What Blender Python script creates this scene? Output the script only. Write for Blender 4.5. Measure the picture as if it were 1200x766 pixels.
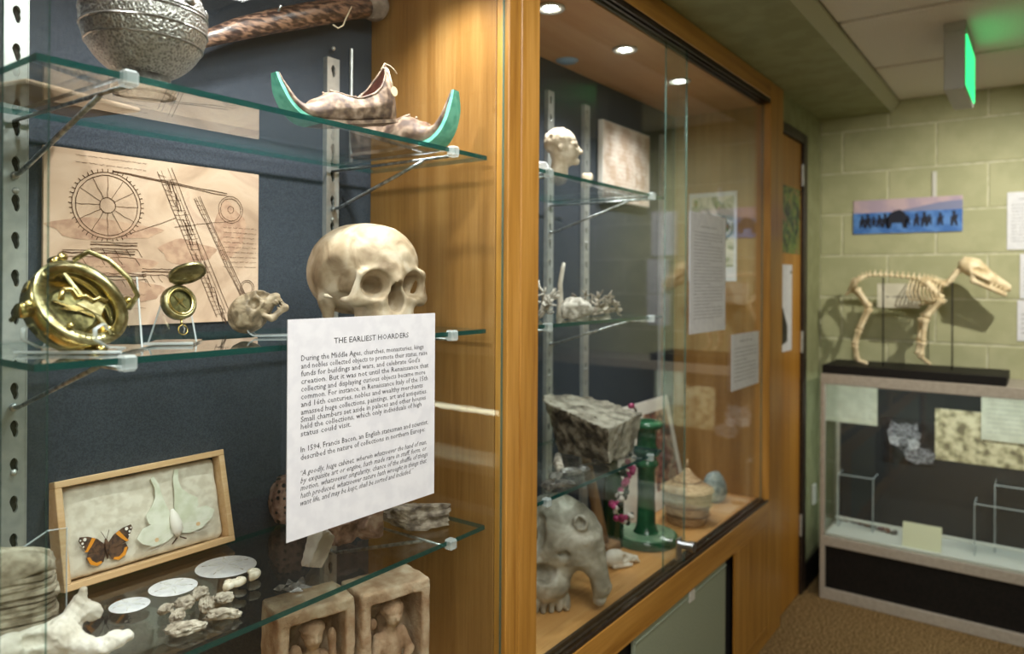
import bpy, bmesh, math, random
import numpy as np
from mathutils import Vector, Matrix, Euler
for o in list(bpy.data.objects): bpy.data.objects.remove(o)
scene = bpy.context.scene
COL = scene.collection
PI = math.pi
random.seed(7); RNG = np.random.default_rng(7)

# ------------------------------------------------------------------ camera
D, H, FPX, PYY = .82, 1.31, 858.0, 330.0          # distance to the glass, eye height, focal length and horizon in pixels of 1200x766
TH = math.atan(628 / 858); RO = math.radians(.35)
CAM = np.array([0, -D, H]); FW = np.array([math.cos(TH), math.sin(TH), 0.]); R0 = np.array([math.sin(TH), -math.cos(TH), 0.]); U0 = np.array([0, 0, 1.])
RT = R0 * math.cos(RO) + U0 * math.sin(RO); UP = U0 * math.cos(RO) - R0 * math.sin(RO)
cd = bpy.data.cameras.new('camera'); cam = bpy.data.objects.new('camera', cd); COL.objects.link(cam)
cd.sensor_width = 36; cd.lens = FPX / 1200 * 36; cd.shift_y = -(383 - PYY) / 1200
cd.clip_start = .02; cd.clip_end = 60
cam.matrix_world = Matrix(((RT[0], UP[0], -FW[0], CAM[0]), (RT[1], UP[1], -FW[1], CAM[1]), (RT[2], UP[2], -FW[2], CAM[2]), (0, 0, 0, 1)))
cd.dof.use_dof = True; cd.dof.focus_distance = 1.15; cd.dof.aperture_fstop = 3.0
scene.camera = cam
# ------------------------------------------------------------------ world, exposure
w = bpy.data.worlds.new('world'); scene.world = w; w.use_nodes = True
w.node_tree.nodes['Background'].inputs[0].default_value = (.30, .32, .26, 1); w.node_tree.nodes['Background'].inputs[1].default_value = .05
scene.view_settings.view_transform = 'Standard'; scene.view_settings.look = 'None'
scene.view_settings.gamma = 1; scene.view_settings.exposure = 0.5
try: scene.view_settings.use_curve_mapping = False
except Exception: pass
scene.cycles.transparent_max_bounces = 40
scene.cycles.max_bounces = 10
# ------------------------------------------------------------------ pixel helpers (a pixel gives a direction; the plane it lies on gives the distance)
def ray(px, py): return FW + (px - 600) / FPX * RT + (PYY - py) / FPX * UP
def on(ax, px, py, v):
    d = ray(px, py); t = (v - CAM[ax]) / d[ax]; return CAM + t * d
def ox(px, py, v): return on(0, px, py, v)
def oy(px, py, v): return on(1, px, py, v)
def oz(px, py, v): return on(2, px, py, v)

# ------------------------------------------------------------------ large lamps (each belongs to a fixture built below)
def light(kind, name, loc, energy, col=(1, 1, 1), size=.1, target=None, spot=60, blend=.6, sy=None):
    L = bpy.data.lights.new(name, kind); L.energy = energy; L.color = col
    if kind == 'AREA':
        L.size = size
        if sy: L.shape = 'RECTANGLE'; L.size_y = sy
    elif kind in ('POINT', 'SPOT'): L.shadow_soft_size = size
    if kind == 'SPOT': L.spot_size = math.radians(spot); L.spot_blend = blend
    o = bpy.data.objects.new(name, L); COL.objects.link(o); o.location = loc
    if target is not None and (abs(target[0] - loc[0]) > 1e-4 or abs(target[1] - loc[1]) > 1e-4):
        d = Vector(target) - Vector(loc); o.rotation_euler = d.to_track_quat('-Z', 'Y').to_euler()
    return o
TROFFERS = [(.35, -1.05, 1.1, 14), (.95, -.72, .5, 8), (-1.3, -1.9, 1.1, 18)]
for (tx, ty, tl_, te_) in TROFFERS:
    light('AREA', 'troffer_light', (tx, ty, 2.085), te_, (1, .975, .95), .5, (tx, ty, 0), sy=tl_)
WALL_SPOT = (2.60, -1.08, 2.04)
light('SPOT', 'track_lamp', WALL_SPOT, 46, (1, .93, .80), .018, (3.5, -.50, 1.25), spot=84, blend=1)
PUCKS_L = [(.36, .10), (.70, .10), (.96, .09), (-.2, .10)]
for k, (x, y) in enumerate(PUCKS_L):
    light('SPOT', 'case_lamp', (x, y, 1.945), (11, 18, 14, 10)[k], (1, .965, .93), .022, (x, y - .015, 0), spot=125, blend=.9)
PUCKS_R = [(1.46, .14), (1.84, .14), (2.23, .145)]
for k, (x, y) in enumerate(PUCKS_R):
    light('SPOT', 'case_lamp', (x, y, 1.945), (16, 15, 12)[k], (1, .965, .93), .022, (x, y - .01, 0), spot=125, blend=.9)
light('AREA', 'showcase_tube', (3.262, -.75, .905), 3.2, (.95, 1, .98), 1.3, (3.36, -.75, .5), sy=.02)
light('AREA', 'showcase_tube', (3.262, -2.2, .56), 2.5, (1, .96, .75), 1.2, (3.36, -2.2, .3), sy=.02)

# ------------------------------------------------------------------ materials
def lin(h):
    h = h.lstrip('#'); c = [int(h[i:i + 2], 16) / 255 for i in (0, 2, 4)]
    return tuple(x / 12.92 if x <= .04045 else ((x + .055) / 1.055) ** 2.4 for x in c) + (1,)
class N:
    def __init__(s, name):
        s.m = bpy.data.materials.new(name); s.m.use_nodes = True; s.t = s.m.node_tree; s.b = s.t.nodes.get('Principled BSDF'); s.out = s.t.nodes.get('Material Output')
    def n(s, k, **kw):
        x = s.t.nodes.new(k)
        for a, v in kw.items():
            if a.startswith('i_'):
                key = a[2:]; key = int(key) if key.isdigit() else key.replace('_', ' ')
                x.inputs[key].default_value = v
            else: setattr(x, a, v)
        return x
    def l(s, a, b): s.t.links.new(a, b)
    def coords(s, stretch=(1, 1, 1), which='Object'):
        tc = s.n('ShaderNodeTexCoord'); mp = s.n('ShaderNodeMapping'); mp.inputs['Scale'].default_value = stretch
        s.l(tc.outputs[which], mp.inputs[0]); return mp.outputs[0]
    def ramp(s, fac, stops):
        r = s.n('ShaderNodeValToRGB'); e = r.color_ramp.elements
        while len(e) > 1: e.remove(e[-1])
        e[0].position = stops[0][0]; e[0].color = lin(stops[0][1])
        for p, c in stops[1:]:
            k = e.new(p); k.color = lin(c)
        s.l(fac, r.inputs[0]); return r.outputs[0]
    def bump(s, h, st, dist=.002):
        b = s.n('ShaderNodeBump'); b.inputs['Strength'].default_value = st; b.inputs['Distance'].default_value = dist
        s.l(h, b.inputs['Height']); s.l(b.outputs[0], s.b.inputs['Normal'])
def pm(name, stops, scale=20, detail=4, rough=.6, metal=0, bump=0, bscale=None, bdist=.002, stretch=(1, 1, 1), spec=.5, dist=0, which='Object', emit=0):
    a = N(name)
    if isinstance(stops, str): stops = [(0, stops)]
    if len(stops) == 1: a.b.inputs['Base Color'].default_value = lin(stops[0][1])
    co = a.coords(stretch, which)
    nz = a.n('ShaderNodeTexNoise'); nz.inputs['Scale'].default_value = scale; nz.inputs['Detail'].default_value = detail; nz.inputs['Distortion'].default_value = dist
    a.l(co, nz.inputs['Vector'])
    if len(stops) > 1:
        mr = a.n('ShaderNodeMapRange'); mr.inputs[1].default_value = .28; mr.inputs[2].default_value = .72; a.l(nz.outputs[0], mr.inputs[0])
        a.l(a.ramp(mr.outputs[0], stops), a.b.inputs['Base Color'])
    a.b.inputs['Roughness'].default_value = rough; a.b.inputs['Metallic'].default_value = metal; a.b.inputs['Specular IOR Level'].default_value = spec
    if bump:
        n2 = nz
        if bscale:
            n2 = a.n('ShaderNodeTexNoise'); n2.inputs['Scale'].default_value = bscale; n2.inputs['Detail'].default_value = 5; a.l(co, n2.inputs['Vector'])
        a.bump(n2.outputs[0], bump, bdist)
    if emit:
        a.b.inputs['Emission Color'].default_value = lin(stops[0][1]); a.b.inputs['Emission Strength'].default_value = emit
    return a.m
def wood(name, axis, c=('#8f6022', '#ad7c34', '#c29148'), s=1., rough=.38):
    a = N(name); st = [26 * s, 26 * s, 26 * s]; st[axis] = 1.1 * s
    co = a.coords(tuple(st))
    n1 = a.n('ShaderNodeTexNoise'); n1.inputs['Scale'].default_value = 1.4; n1.inputs['Detail'].default_value = 5; n1.inputs['Distortion'].default_value = .6; a.l(co, n1.inputs['Vector'])
    st2 = [160, 160, 160]; st2[axis] = 5
    co2 = a.coords(tuple(st2)); n2 = a.n('ShaderNodeTexNoise'); n2.inputs['Scale'].default_value = 1.5; n2.inputs['Detail'].default_value = 3; a.l(co2, n2.inputs['Vector'])
    mx = a.n('ShaderNodeMath', operation='MULTIPLY_ADD'); mx.inputs[1].default_value = .35; a.l(n2.outputs[0], mx.inputs[0])
    sb = a.n('ShaderNodeMath', operation='MULTIPLY'); sb.inputs[1].default_value = .68; a.l(n1.outputs[0], sb.inputs[0]); a.l(sb.outputs[0], mx.inputs[2])
    a.l(a.ramp(mx.outputs[0], [(.32, c[0]), (.5, c[1]), (.68, c[2])]), a.b.inputs['Base Color'])
    a.b.inputs['Roughness'].default_value = rough; a.bump(n2.outputs[0], .12, .001)
    return a.m
def glass(name, tint='#f2faf7', r0=.04, edge=None, rough=0.0, gloss='#ffffff'):
    """thin clear glass: straight transmission plus a Schlick mirror reflection, the same from either face"""
    a = N(name); t = a.t
    tr = a.n('ShaderNodeBsdfTransparent'); tr.inputs[0].default_value = lin(tint)
    gl = a.n('ShaderNodeBsdfGlossy'); gl.inputs['Roughness'].default_value = rough; gl.inputs[0].default_value = lin(gloss)
    ge = a.n('ShaderNodeNewGeometry'); dp = a.n('ShaderNodeVectorMath', operation='DOT_PRODUCT'); a.l(ge.outputs['Incoming'], dp.inputs[0]); a.l(ge.outputs['Normal'], dp.inputs[1])
    ab = a.n('ShaderNodeMath', operation='ABSOLUTE'); a.l(dp.outputs['Value'], ab.inputs[0])
    om = a.n('ShaderNodeMath', operation='SUBTRACT'); om.inputs[0].default_value = 1; a.l(ab.outputs[0], om.inputs[1])
    pw = a.n('ShaderNodeMath', operation='POWER'); a.l(om.outputs[0], pw.inputs[0]); pw.inputs[1].default_value = 5
    ma = a.n('ShaderNodeMath', operation='MULTIPLY_ADD'); a.l(pw.outputs[0], ma.inputs[0]); ma.inputs[1].default_value = 1 - r0; ma.inputs[2].default_value = r0
    mx = a.n('ShaderNodeMixShader'); a.l(ma.outputs[0], mx.inputs[0]); a.l(tr.outputs[0], mx.inputs[1]); a.l(gl.outputs[0], mx.inputs[2])
    a.l(mx.outputs[0], a.out.inputs[0]); return a.m
def edge_glass(name, c, fac=.55, tint='#bfe8e0'):
    a = N(name); tr = a.n('ShaderNodeBsdfTransparent'); tr.inputs[0].default_value = lin(tint)
    a.b.inputs['Base Color'].default_value = lin(c); a.b.inputs['Roughness'].default_value = .12
    mx = a.n('ShaderNodeMixShader'); mx.inputs[0].default_value = fac; a.l(tr.outputs[0], mx.inputs[1]); a.l(a.b.outputs[0], mx.inputs[2]); a.l(mx.outputs[0], a.out.inputs[0]); return a.m
def emis(name, c, s):
    a = N(name); a.b.inputs['Base Color'].default_value = lin(c); a.b.inputs['Emission Color'].default_value = lin(c); a.b.inputs['Emission Strength'].default_value = s; return a.m

M = {}
M['wood_z'] = wood('oak_vertical', 2); M['wood_x'] = wood('oak_lengthwise', 0)
M['wood_panel'] = wood('oak_veneer_panel', 2, ('#7d5628', '#946b38', '#a67e49'), .55, .32)
M['wood_floor'] = wood('oak_case_floor', 0, ('#b58045', '#c79357', '#d4a56b'), .6, .4)
M['wood_ceiling'] = wood('case_ceiling_veneer', 0, ('#b07c4e', '#bc8a5c', '#c69869'), .4, .5)
M['wood_door'] = wood('door_veneer', 2, ('#9c6a22', '#b37c2c', '#c08b38'), .4, .4)
M['pine'] = wood('pale_box_wood', 0, ('#c39a6c', '#d3ae82', '#dfbe96'), 1.6, .55)
M['fabric'] = pm('slate_blue_backing', [(.35, '#343a43'), (.65, '#40464f')], 420, 3, .95, bump=.35, bdist=.001, spec=.15)
M['track'] = pm('dark_bronze_track', [(.4, '#2a211b'), (.6, '#3a2e26')], 60, 3, .4, .3)
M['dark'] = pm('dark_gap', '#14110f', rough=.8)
M['black'] = pm('black_laminate', [(.4, '#0b0a09'), (.6, '#151210')], 90, 4, .6, spec=.3)
M['steel'] = pm('zinc_steel', [(.1, '#b0b3b3'), (.9, '#c4c6c4')], 60, 3, .36, .6)
M['steel_rod'] = pm('bright_steel_rod', [(.4, '#8d9296'), (.6, '#b6babd')], 80, 2, .3, .9)
M['chrome'] = pm('chrome', '#b4b8bc', rough=.28, metal=1)
M['glass'] = glass('clear_sheet_glass', '#fbfefd', .035)
M['shelf_glass'] = glass('shelf_glass', '#fafdfc', .045)
M['shelf_edge'] = edge_glass('teal_glass_edge', '#134846', .78, '#5fa59b')
M['pane_edge'] = edge_glass('pane_edge', '#5f7d78', .55)
M['acrylic'] = glass('clear_acrylic', '#f4f8fa', .06)
M['acrylic_edge'] = edge_glass('acrylic_polished_edge', '#e4ecef', .38, '#ffffff')
M['green_paint'] = pm('olive_green_paint', [(.3, '#898d68'), (.7, '#949873')], 14, 4, .62, bump=.25, bscale=160, bdist=.001)
M['block_paint'] = pm('green_painted_block', [(.3, '#a5a883'), (.7, '#b0b28d')], 9, 5, .6, bump=.5, bscale=120, bdist=.0018)
M['mortar'] = pm('painted_mortar', [(.3, '#b9bb9c'), (.7, '#cccdb4')], 30, 4, .7)
M['ceil_tile'] = pm('ceiling_tile', [(.3, '#dcd8d2'), (.7, '#e8e5e0')], 260, 4, .9, bump=.3, bdist=.001)
M['ceil_grid'] = pm('ceiling_grid_metal', '#b4aea6', rough=.5)
M['moulding'] = pm('pale_green_moulding', '#b4b59c', rough=.5)
M['carpet'] = pm('brown_carpet', [(.3, '#4c3c24'), (.5, '#836a45'), (.7, '#b09468')], 150, 5, 1, bump=.9, bdist=.006, spec=.05)
M['greygreen'] = pm('grey_green_laminate', [(.35, '#8a9684'), (.65, '#939f8d')], 200, 3, .45)
M['paper'] = pm('white_paper', [(.3, '#d9dde4'), (.7, '#e0e4ea')], 40, 3, .75, spec=.2)
M['paper_cream'] = pm('cream_paper', [(.3, '#c9c8b4'), (.7, '#d6d5c2')], 20, 3, .8, spec=.2)
M['ink'] = pm('black_ink', '#26262c', rough=.8, spec=.1)
M['grey_ink'] = pm('grey_print', '#7d8086', rough=.8, spec=.1)
M['sepia'] = pm('sepia_ink', [(.3, '#453026'), (.7, '#6b4f3e')], 150, 3, .9, spec=.1)
M['sepia_wash'] = pm('sepia_wash', [(.3, '#a98672'), (.7, '#bd9b83')], 60, 3, .9, spec=.1)
M['parchment'] = pm('stained_parchment', [(.1, '#a98d78'), (.4, '#c2a58e'), (.65, '#cfb49e'), (.9, '#b89886')], 9, 8, .85, spec=.15, dist=.8)
M['parchment_pale'] = pm('pale_parchment', [(.3, '#c2ab98'), (.5, '#d6c6b8'), (.7, '#e0d2c6')], 16, 8, .85, spec=.15)
M['board_edge'] = pm('board_edge', '#e8e2da', rough=.7)
M['silver'] = None
M['brass'] = pm('polished_brass', [(.2, '#bfa55e'), (.8, '#e2d090')], 60, 3, .22, 1)
M['brass_old'] = pm('aged_brass', [(.3, '#958b62'), (.7, '#c0b78e')], 90, 5, .33, 1)
M['brass_dark'] = pm('dark_brass_dial', [(.3, '#54502f'), (.7, '#7d784e')], 120, 4, .4, .8)
M['bone'] = pm('old_bone', [(.05, '#846c54'), (.35, '#ab967c'), (.6, '#c0ad95'), (.9, '#d0c2ae')], 22, 8, .55, bump=.35, bscale=90, dist=.7)
M['bone_brown'] = pm('mottled_brown_bone', [(.05, '#4c4032'), (.4, '#83715a'), (.65, '#ab987e'), (.95, '#cbbca4')], 40, 6, .5, bump=.4, bscale=120, dist=1)
M['bone_grey'] = pm('weathered_grey_bone', [(.05, '#6e685c'), (.4, '#938d80'), (.65, '#aca79b'), (.95, '#cdc8be')], 18, 7, .6, bump=.5, bscale=70, dist=.6)
M['bone_white'] = pm('bleached_bone', [(.1, '#b9b0a0'), (.5, '#d3ccc0'), (.9, '#e4dfd6')], 22, 5, .6, bump=.3, bscale=120)
M['bone_cream'] = pm('cream_bone', [(.3, '#d5c39a'), (.7, '#efe1bd')], 30, 4, .5)
M['socket'] = pm('dark_hollow', '#2c2118', rough=.9)
M['clay'] = pm('weathered_terracotta', [(.05, '#77553f'), (.4, '#a5866c'), (.65, '#bda48b'), (.95, '#d2c2ac')], 20, 8, .85, bump=.8, bscale=130, bdist=.003, spec=.2)
M['shell'] = pm('beige_shell', [(.1, '#75685a'), (.5, '#a59a8a'), (.9, '#c9c0b2')], 70, 5, .55, bump=.5, bscale=160)
M['snail'] = pm('cream_snail_shell', [(.3, '#cdbfa6'), (.7, '#ebe2d2')], 60, 4, .4)
M['white_shell'] = pm('white_sand_dollar', [(.3, '#dbdbe0'), (.7, '#e9e9ec')], 90, 4, .7)
M['layer_stone'] = pm('grey_layered_stone', [(.25, '#766b5a'), (.5, '#9b907e'), (.75, '#b7ad9a')], 45, 6, .85, bump=.6, bscale=150, spec=.2)
M['lava'] = pm('reddish_lava', [(.3, '#6b5046'), (.7, '#94786a')], 60, 6, .9, bump=.8, bscale=120, bdist=.003, spec=.2)
M['pink_rock'] = pm('pinkish_rock', [(.25, '#6d5246'), (.5, '#98786a'), (.75, '#b39a8c')], 40, 7, .8, bump=.7, bscale=130, bdist=.003)
M['brown_rock'] = pm('grey_brown_rock', [(.25, '#4c4138'), (.5, '#766a5e'), (.75, '#968a7c')], 50, 7, .75, bump=.7, bscale=130, bdist=.003)
M['quartz'] = pm('milky_quartz', [(.3, '#ab9f96'), (.7, '#cfc6be')], 30, 5, .3, bump=.25, bscale=60)
M['flint'] = pm('dark_flint', [(.2, '#2e2c2a'), (.8, '#77736e')], 70, 5, .28, bump=.3)
M['block_stone'] = pm('pale_sandstone_block', [(.25, '#7e776c'), (.5, '#a19a8d'), (.75, '#b7b0a3')], 30, 7, .85, bump=.9, bscale=110, bdist=.004, spec=.2)
M['block_dark_side'] = pm('dark_rock_side', [(.25, '#3a3128'), (.5, '#5f5446'), (.75, '#8a7f70')], 40, 7, .9, bump=1, bscale=110, bdist=.004, spec=.2)
M['blue_stone'] = pm('blue_grey_pebble', [(.3, '#7f8f90'), (.5, '#9aa9a8'), (.75, '#b9c3bf')], 40, 5, .5)
M['marble'] = pm('pale_carved_stone', [(.1, '#a08f78'), (.5, '#c0b09a'), (.9, '#d4c8b6')], 45, 6, .7, bump=.5, bscale=120)
M['leather'] = pm('worn_tan_leather', [(.25, '#4e3b33'), (.5, '#77614f'), (.75, '#978272')], 60, 6, .65, bump=.5, bscale=150)
M['maroon'] = pm('maroon_lining', [(.3, '#6d3f3a'), (.7, '#8a5a52')], 40, 4, .8)
M['teal_sole'] = pm('teal_painted_sole', [(.3, '#4aa18c'), (.7, '#68bba5')], 60, 4, .6)
M['string'] = pm('cream_string', '#cfc3a8', rough=.9)
M['horn'] = pm('brown_horn', [(.3, '#2e2220'), (.5, '#5a453c'), (.7, '#8a6c58')], 40, 7, .34, bump=.4, bscale=70, stretch=(1, 4, 4))
M['fuzzy'] = pm('pale_hide', [(.3, '#6b5f54'), (.7, '#93867a')], 60, 5, .9, bump=.5)
M['coral'] = pm('grey_coral', [(.3, '#8f887f'), (.7, '#c9c3ba')], 80, 5, .8, bump=.5)
M['root'] = pm('pale_dried_root', [(.3, '#70655a'), (.7, '#b0a69a')], 80, 5, .8)
M['green_glaze'] = pm('green_glazed_ceramic', [(.2, '#123a24'), (.55, '#23583a'), (.95, '#4a805e')], 9, 5, .18)
M['green_pale'] = pm('pale_green_glaze', [(.3, '#6f9274'), (.7, '#8dab8d')], 16, 5, .25)
M['basket'] = pm('woven_straw', [(.3, '#a2805c'), (.7, '#c9ab84')], 50, 3, .75, stretch=(1, 1, 6), bump=.7, bdist=.003)
M['basket_dark'] = pm('dark_straw_band', '#6b4f38', rough=.8)
M['handle_wood'] = wood('tool_handle_wood', 2, ('#6f4e34', '#85623f', '#9a7550'), 1.2, .6)
M['glass_green'] = pm('green_bottle', '#12351e', rough=.15)
M['magenta'] = pm('magenta_beads', [(.3, '#8f2052'), (.7, '#b8457a')], 90, 3, .4)
M['white_bead'] = pm('pearl_beads', '#d8d2cc', rough=.3)
M['dark_bead'] = pm('dark_green_beads', '#2b3328', rough=.4)
M['exit_grey'] = pm('exit_sign_housing', '#b0b2ad', rough=.5)
M['exit_green'] = emis('lit_green_panel', '#2fe07f', 1.3)
M['led'] = emis('led_chip', '#fffaf0', 18)
M['led_ring'] = pm('white_lamp_ring', '#d6d2ca', rough=.35)
M['pale_blue'] = pm('pale_blue_gloss', '#8fb0d0', rough=.25)
M['tube'] = emis('fluorescent_tube', '#fff7d8', 7)
M['case_strip'] = emis('showcase_strip', '#eefcf8', 5)
M['panel_light'] = emis('troffer_diffuser', '#fff0d8', 1.6)
M['alu'] = pm('beige_grey_frame', [(.2, '#a39c90'), (.8, '#aea79b')], 60, 3, .45)
M['white_lam'] = pm('white_laminate', '#c9cbc4', rough=.45)
M['slate'] = pm('charcoal_backing', [(.35, '#232527'), (.65, '#2c2e30')], 300, 3, .9)
M['blue_sky'] = pm('banner_dusk_sky', [(.3, '#b0a0b4'), (.7, '#c4afb8')], 12, 3, .5)
M['blue_band'] = pm('banner_blue_water', [(.35, '#3d6fb8'), (.65, '#5a8bcf')], 18, 4, .5, stretch=(1, 1, 6))
M['hill'] = pm('banner_far_hill', '#8289ac', rough=.5)
M['navy_ink'] = pm('silhouette_ink', '#131a2e', rough=.5)
M['wolf_bg'] = pm('dark_photo_ground', [(.4, '#1d1d20'), (.6, '#2c2c30')], 30, 4, .4)
M['wolf_grey'] = pm('grey_photo_fur', [(.3, '#55555a'), (.7, '#9b9ba2')], 90, 6, .4)
M['wolf_light'] = pm('pale_photo_fur', [(.3, '#9a9aa0'), (.7, '#cdcdd2')], 90, 6, .4)
M['sand_print'] = pm('sandy_photo', [(.2, '#7a7058'), (.42, '#b8ac88'), (.6, '#d8cca8'), (.8, '#e6dcba')], 26, 6, .5, stretch=(1, 1, 3))
M['leaf_print'] = pm('green_leaf_photo', [(.25, '#1c2410'), (.45, '#43602a'), (.6, '#6d8a3c'), (.8, '#8a6a48')], 22, 5, .4, dist=1)
M['pale_print'] = pm('pale_botanical_print', [(.3, '#7e8a70'), (.5, '#d6d6c6'), (.75, '#e0dfd2')], 14, 4, .6, dist=1)
M['warm_print'] = pm('warm_figure_print', [(.25, '#4a3a34'), (.45, '#93604e'), (.6, '#b59c84'), (.8, '#6d6a60')], 14, 5, .5, dist=1.2)
M['orange'] = pm('orange_wing_band', '#d98b1e', rough=.7)
M['brown_wing'] = pm('brown_wing', [(.3, '#3a281f'), (.7, '#60432f')], 160, 4, .8)
M['white_dot'] = pm('white_wing_spot', '#e8e2da', rough=.7)
M['luna'] = pm('pale_green_wing', [(.2, '#cbcdb6'), (.8, '#e2e2d4')], 60, 4, .7)
M['cotton'] = pm('cream_cotton_pad', [(.3, '#cdc3b2'), (.7, '#ddd5c6')], 70, 5, .9, bump=.4)
M['mineral'] = pm('purple_brown_mineral', [(.3, '#5a3a34'), (.5, '#8a6a5c'), (.7, '#6a5a78')], 90, 4, .5)
M['olive_card'] = pm('cream_label_card', '#d8d8ba', rough=.7)
M['tag_paper'] = pm('tag_card', '#d8caa6', rough=.8)

def silver_mat():
    a = N('engraved_silver'); a.b.inputs['Metallic'].default_value = .9; a.b.inputs['Roughness'].default_value = .34
    co = a.coords()
    v = a.n('ShaderNodeTexVoronoi', feature='F1'); v.inputs['Scale'].default_value = 300; a.l(co, v.inputs['Vector'])
    n = a.n('ShaderNodeTexNoise'); n.inputs['Scale'].default_value = 260; n.inputs['Detail'].default_value = 3; a.l(co, n.inputs['Vector'])
    ad = a.n('ShaderNodeMath', operation='MULTIPLY'); a.l(v.outputs['Distance'], ad.inputs[0]); a.l(n.outputs[0], ad.inputs[1])
    a.l(a.ramp(ad.outputs[0], [(.04, '#6a6866'), (.16, '#92908d'), (.34, '#bbb9b6')]), a.b.inputs['Base Color']); a.bump(ad.outputs[0], .8, .003); return a.m
M['silver'] = silver_mat()
M['silver_plain'] = pm('dull_silver_band', [(.3, '#7c7a78'), (.7, '#aaa8a5')], 90, 4, .3, .9)

# ------------------------------------------------------------------ mesh builder
class MB:
    def __init__(s): s.v = []; s.f = []; s.mi = []; s.cur = 0
    def add(s, vs, fs, M4=None):
        b = len(s.v)
        if M4 is not None: vs = [tuple(M4 @ Vector(v)) for v in vs]
        s.v.extend([tuple(map(float, v)) for v in vs]); s.f.extend([tuple(i + b for i in f) for f in fs]); s.mi.extend([s.cur] * len(fs)); return s
    def box(s, lo, hi, M4=None):
        (a, b, c), (d, e, f) = lo, hi
        return s.add([(a, b, c), (d, b, c), (d, e, c), (a, e, c), (a, b, f), (d, b, f), (d, e, f), (a, e, f)],
                     [(3, 2, 1, 0), (4, 5, 6, 7), (0, 1, 5, 4), (1, 2, 6, 5), (2, 3, 7, 6), (3, 0, 4, 7)], M4)
    def rbox(s, lo, hi, bv=.003, seg=1, M4=None):
        bm = bmesh.new(); bmesh.ops.create_cube(bm, size=1)
        lo = Vector(lo); hi = Vector(hi)
        for v in bm.verts: v.co = Vector(((lo[i] + hi[i]) / 2 + v.co[i] * (hi[i] - lo[i]) for i in range(3)))
        bmesh.ops.bevel(bm, geom=list(bm.edges), offset=bv, segments=seg, affect='EDGES', profile=.5)
        bm.verts.index_update(); r = s.add([v.co[:] for v in bm.verts], [[v.index for v in f.verts] for f in bm.faces], M4); bm.free(); return r
    def tube(s, pts, r, n=8, cap=True, M4=None, flat=1.0):
        pts = [Vector(p) for p in pts]; m = len(pts)
        if not hasattr(r, '__len__'): r = [r] * m
        vs = []; prev = None
        for i, p in enumerate(pts):
            t = (pts[min(i + 1, m - 1)] - pts[max(i - 1, 0)])
            if t.length < 1e-9: t = Vector((0, 0, 1))
            t.normalize()
            if prev is None:
                a = Vector((0, 0, 1)) if abs(t.z) < .9 else Vector((1, 0, 0)); u = t.cross(a).normalized()
            else: u = (prev - t * prev.dot(t)).normalized()
            prev = u; w_ = t.cross(u)
            for k in range(n):
                an = 2 * PI * k / n; vs.append(p + (u * math.cos(an) + w_ * math.sin(an) * flat) * r[i])
        fs = [(i * n + k, i * n + (k + 1) % n, (i + 1) * n + (k + 1) % n, (i + 1) * n + k) for i in range(m - 1) for k in range(n)]
        if cap: fs += [tuple(range(n - 1, -1, -1)), tuple(range((m - 1) * n, m * n))]
        return s.add(vs, fs, M4)
    def lathe(s, prof, n=24, M4=None, cap=True):
        vs = []; m = len(prof)
        for (r, z) in prof:
            for k in range(n): vs.append((r * math.cos(2 * PI * k / n), r * math.sin(2 * PI * k / n), z))
        fs = [(i * n + k, i * n + (k + 1) % n, (i + 1) * n + (k + 1) % n, (i + 1) * n + k) for i in range(m - 1) for k in range(n)]
        if cap: fs += [tuple(range(n - 1, -1, -1)), tuple(range((m - 1) * n, m * n))]
        return s.add(vs, fs, M4)
    def ell(s, c, r, nu=14, nv=9, M4=None):
        vs = []
        if not hasattr(r, '__len__'): r = (r, r, r)
        for j in range(nv + 1):
            ph = PI * j / nv - PI / 2
            for k in range(nu):
                th = 2 * PI * k / nu; vs.append((c[0] + r[0] * math.cos(ph) * math.cos(th), c[1] + r[1] * math.cos(ph) * math.sin(th), c[2] + r[2] * math.sin(ph)))
        fs = [(j * nu + k, j * nu + (k + 1) % nu, (j + 1) * nu + (k + 1) % nu, (j + 1) * nu + k) for j in range(nv) for k in range(nu)]
        return s.add(vs, fs, M4)
    def prism(s, poly, z0, z1, M4=None):
        n = len(poly); vs = [(x, y, z0) for x, y in poly] + [(x, y, z1) for x, y in poly]
        fs = [tuple(range(n - 1, -1, -1)), tuple(range(n, 2 * n))] + [(k, (k + 1) % n, n + (k + 1) % n, n + k) for k in range(n)]
        return s.add(vs, fs, M4)
    def ribbon(s, pts, wd, M4=None, z=0.0):
        """flat ink stroke in the x-y plane"""
        pts = [Vector((p[0], p[1])) for p in pts]; m = len(pts); vs = []
        for i, p in enumerate(pts):
            t = (pts[min(i + 1, m - 1)] - pts[max(i - 1, 0)])
            if t.length < 1e-9: t = Vector((1, 0))
            t.normalize(); nn = Vector((-t.y, t.x)) * wd / 2
            vs += [(p.x + nn.x, p.y + nn.y, z), (p.x - nn.x, p.y - nn.y, z)]
        return s.add(vs, [(2 * i, 2 * i + 1, 2 * i + 3, 2 * i + 2) for i in range(m - 1)], M4)
    def build(s, name, mats, parent=None, smooth=False, origin=(0, 0, 0), angle=None):
        me = bpy.data.meshes.new(name)
        ov = origin
        me.from_pydata([(v[0] - ov[0], v[1] - ov[1], v[2] - ov[2]) for v in s.v], [], s.f); me.update()
        for m in (mats if isinstance(mats, (list, tuple)) else [mats]): me.materials.append(M[m] if isinstance(m, str) else m)
        me.polygons.foreach_set('material_index', s.mi)
        if smooth: me.polygons.foreach_set('use_smooth', [True] * len(me.polygons))
        me.validate()
        if smooth and angle: me.set_sharp_from_angle(angle=math.radians(angle))
        o = bpy.data.objects.new(name, me); COL.objects.link(o)
        if parent is not None: o.parent = parent
        return o
def tag(o, label, cat, group=None):
    o['label'] = label; o['category'] = cat
    if group: o['group'] = group
    return o
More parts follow.
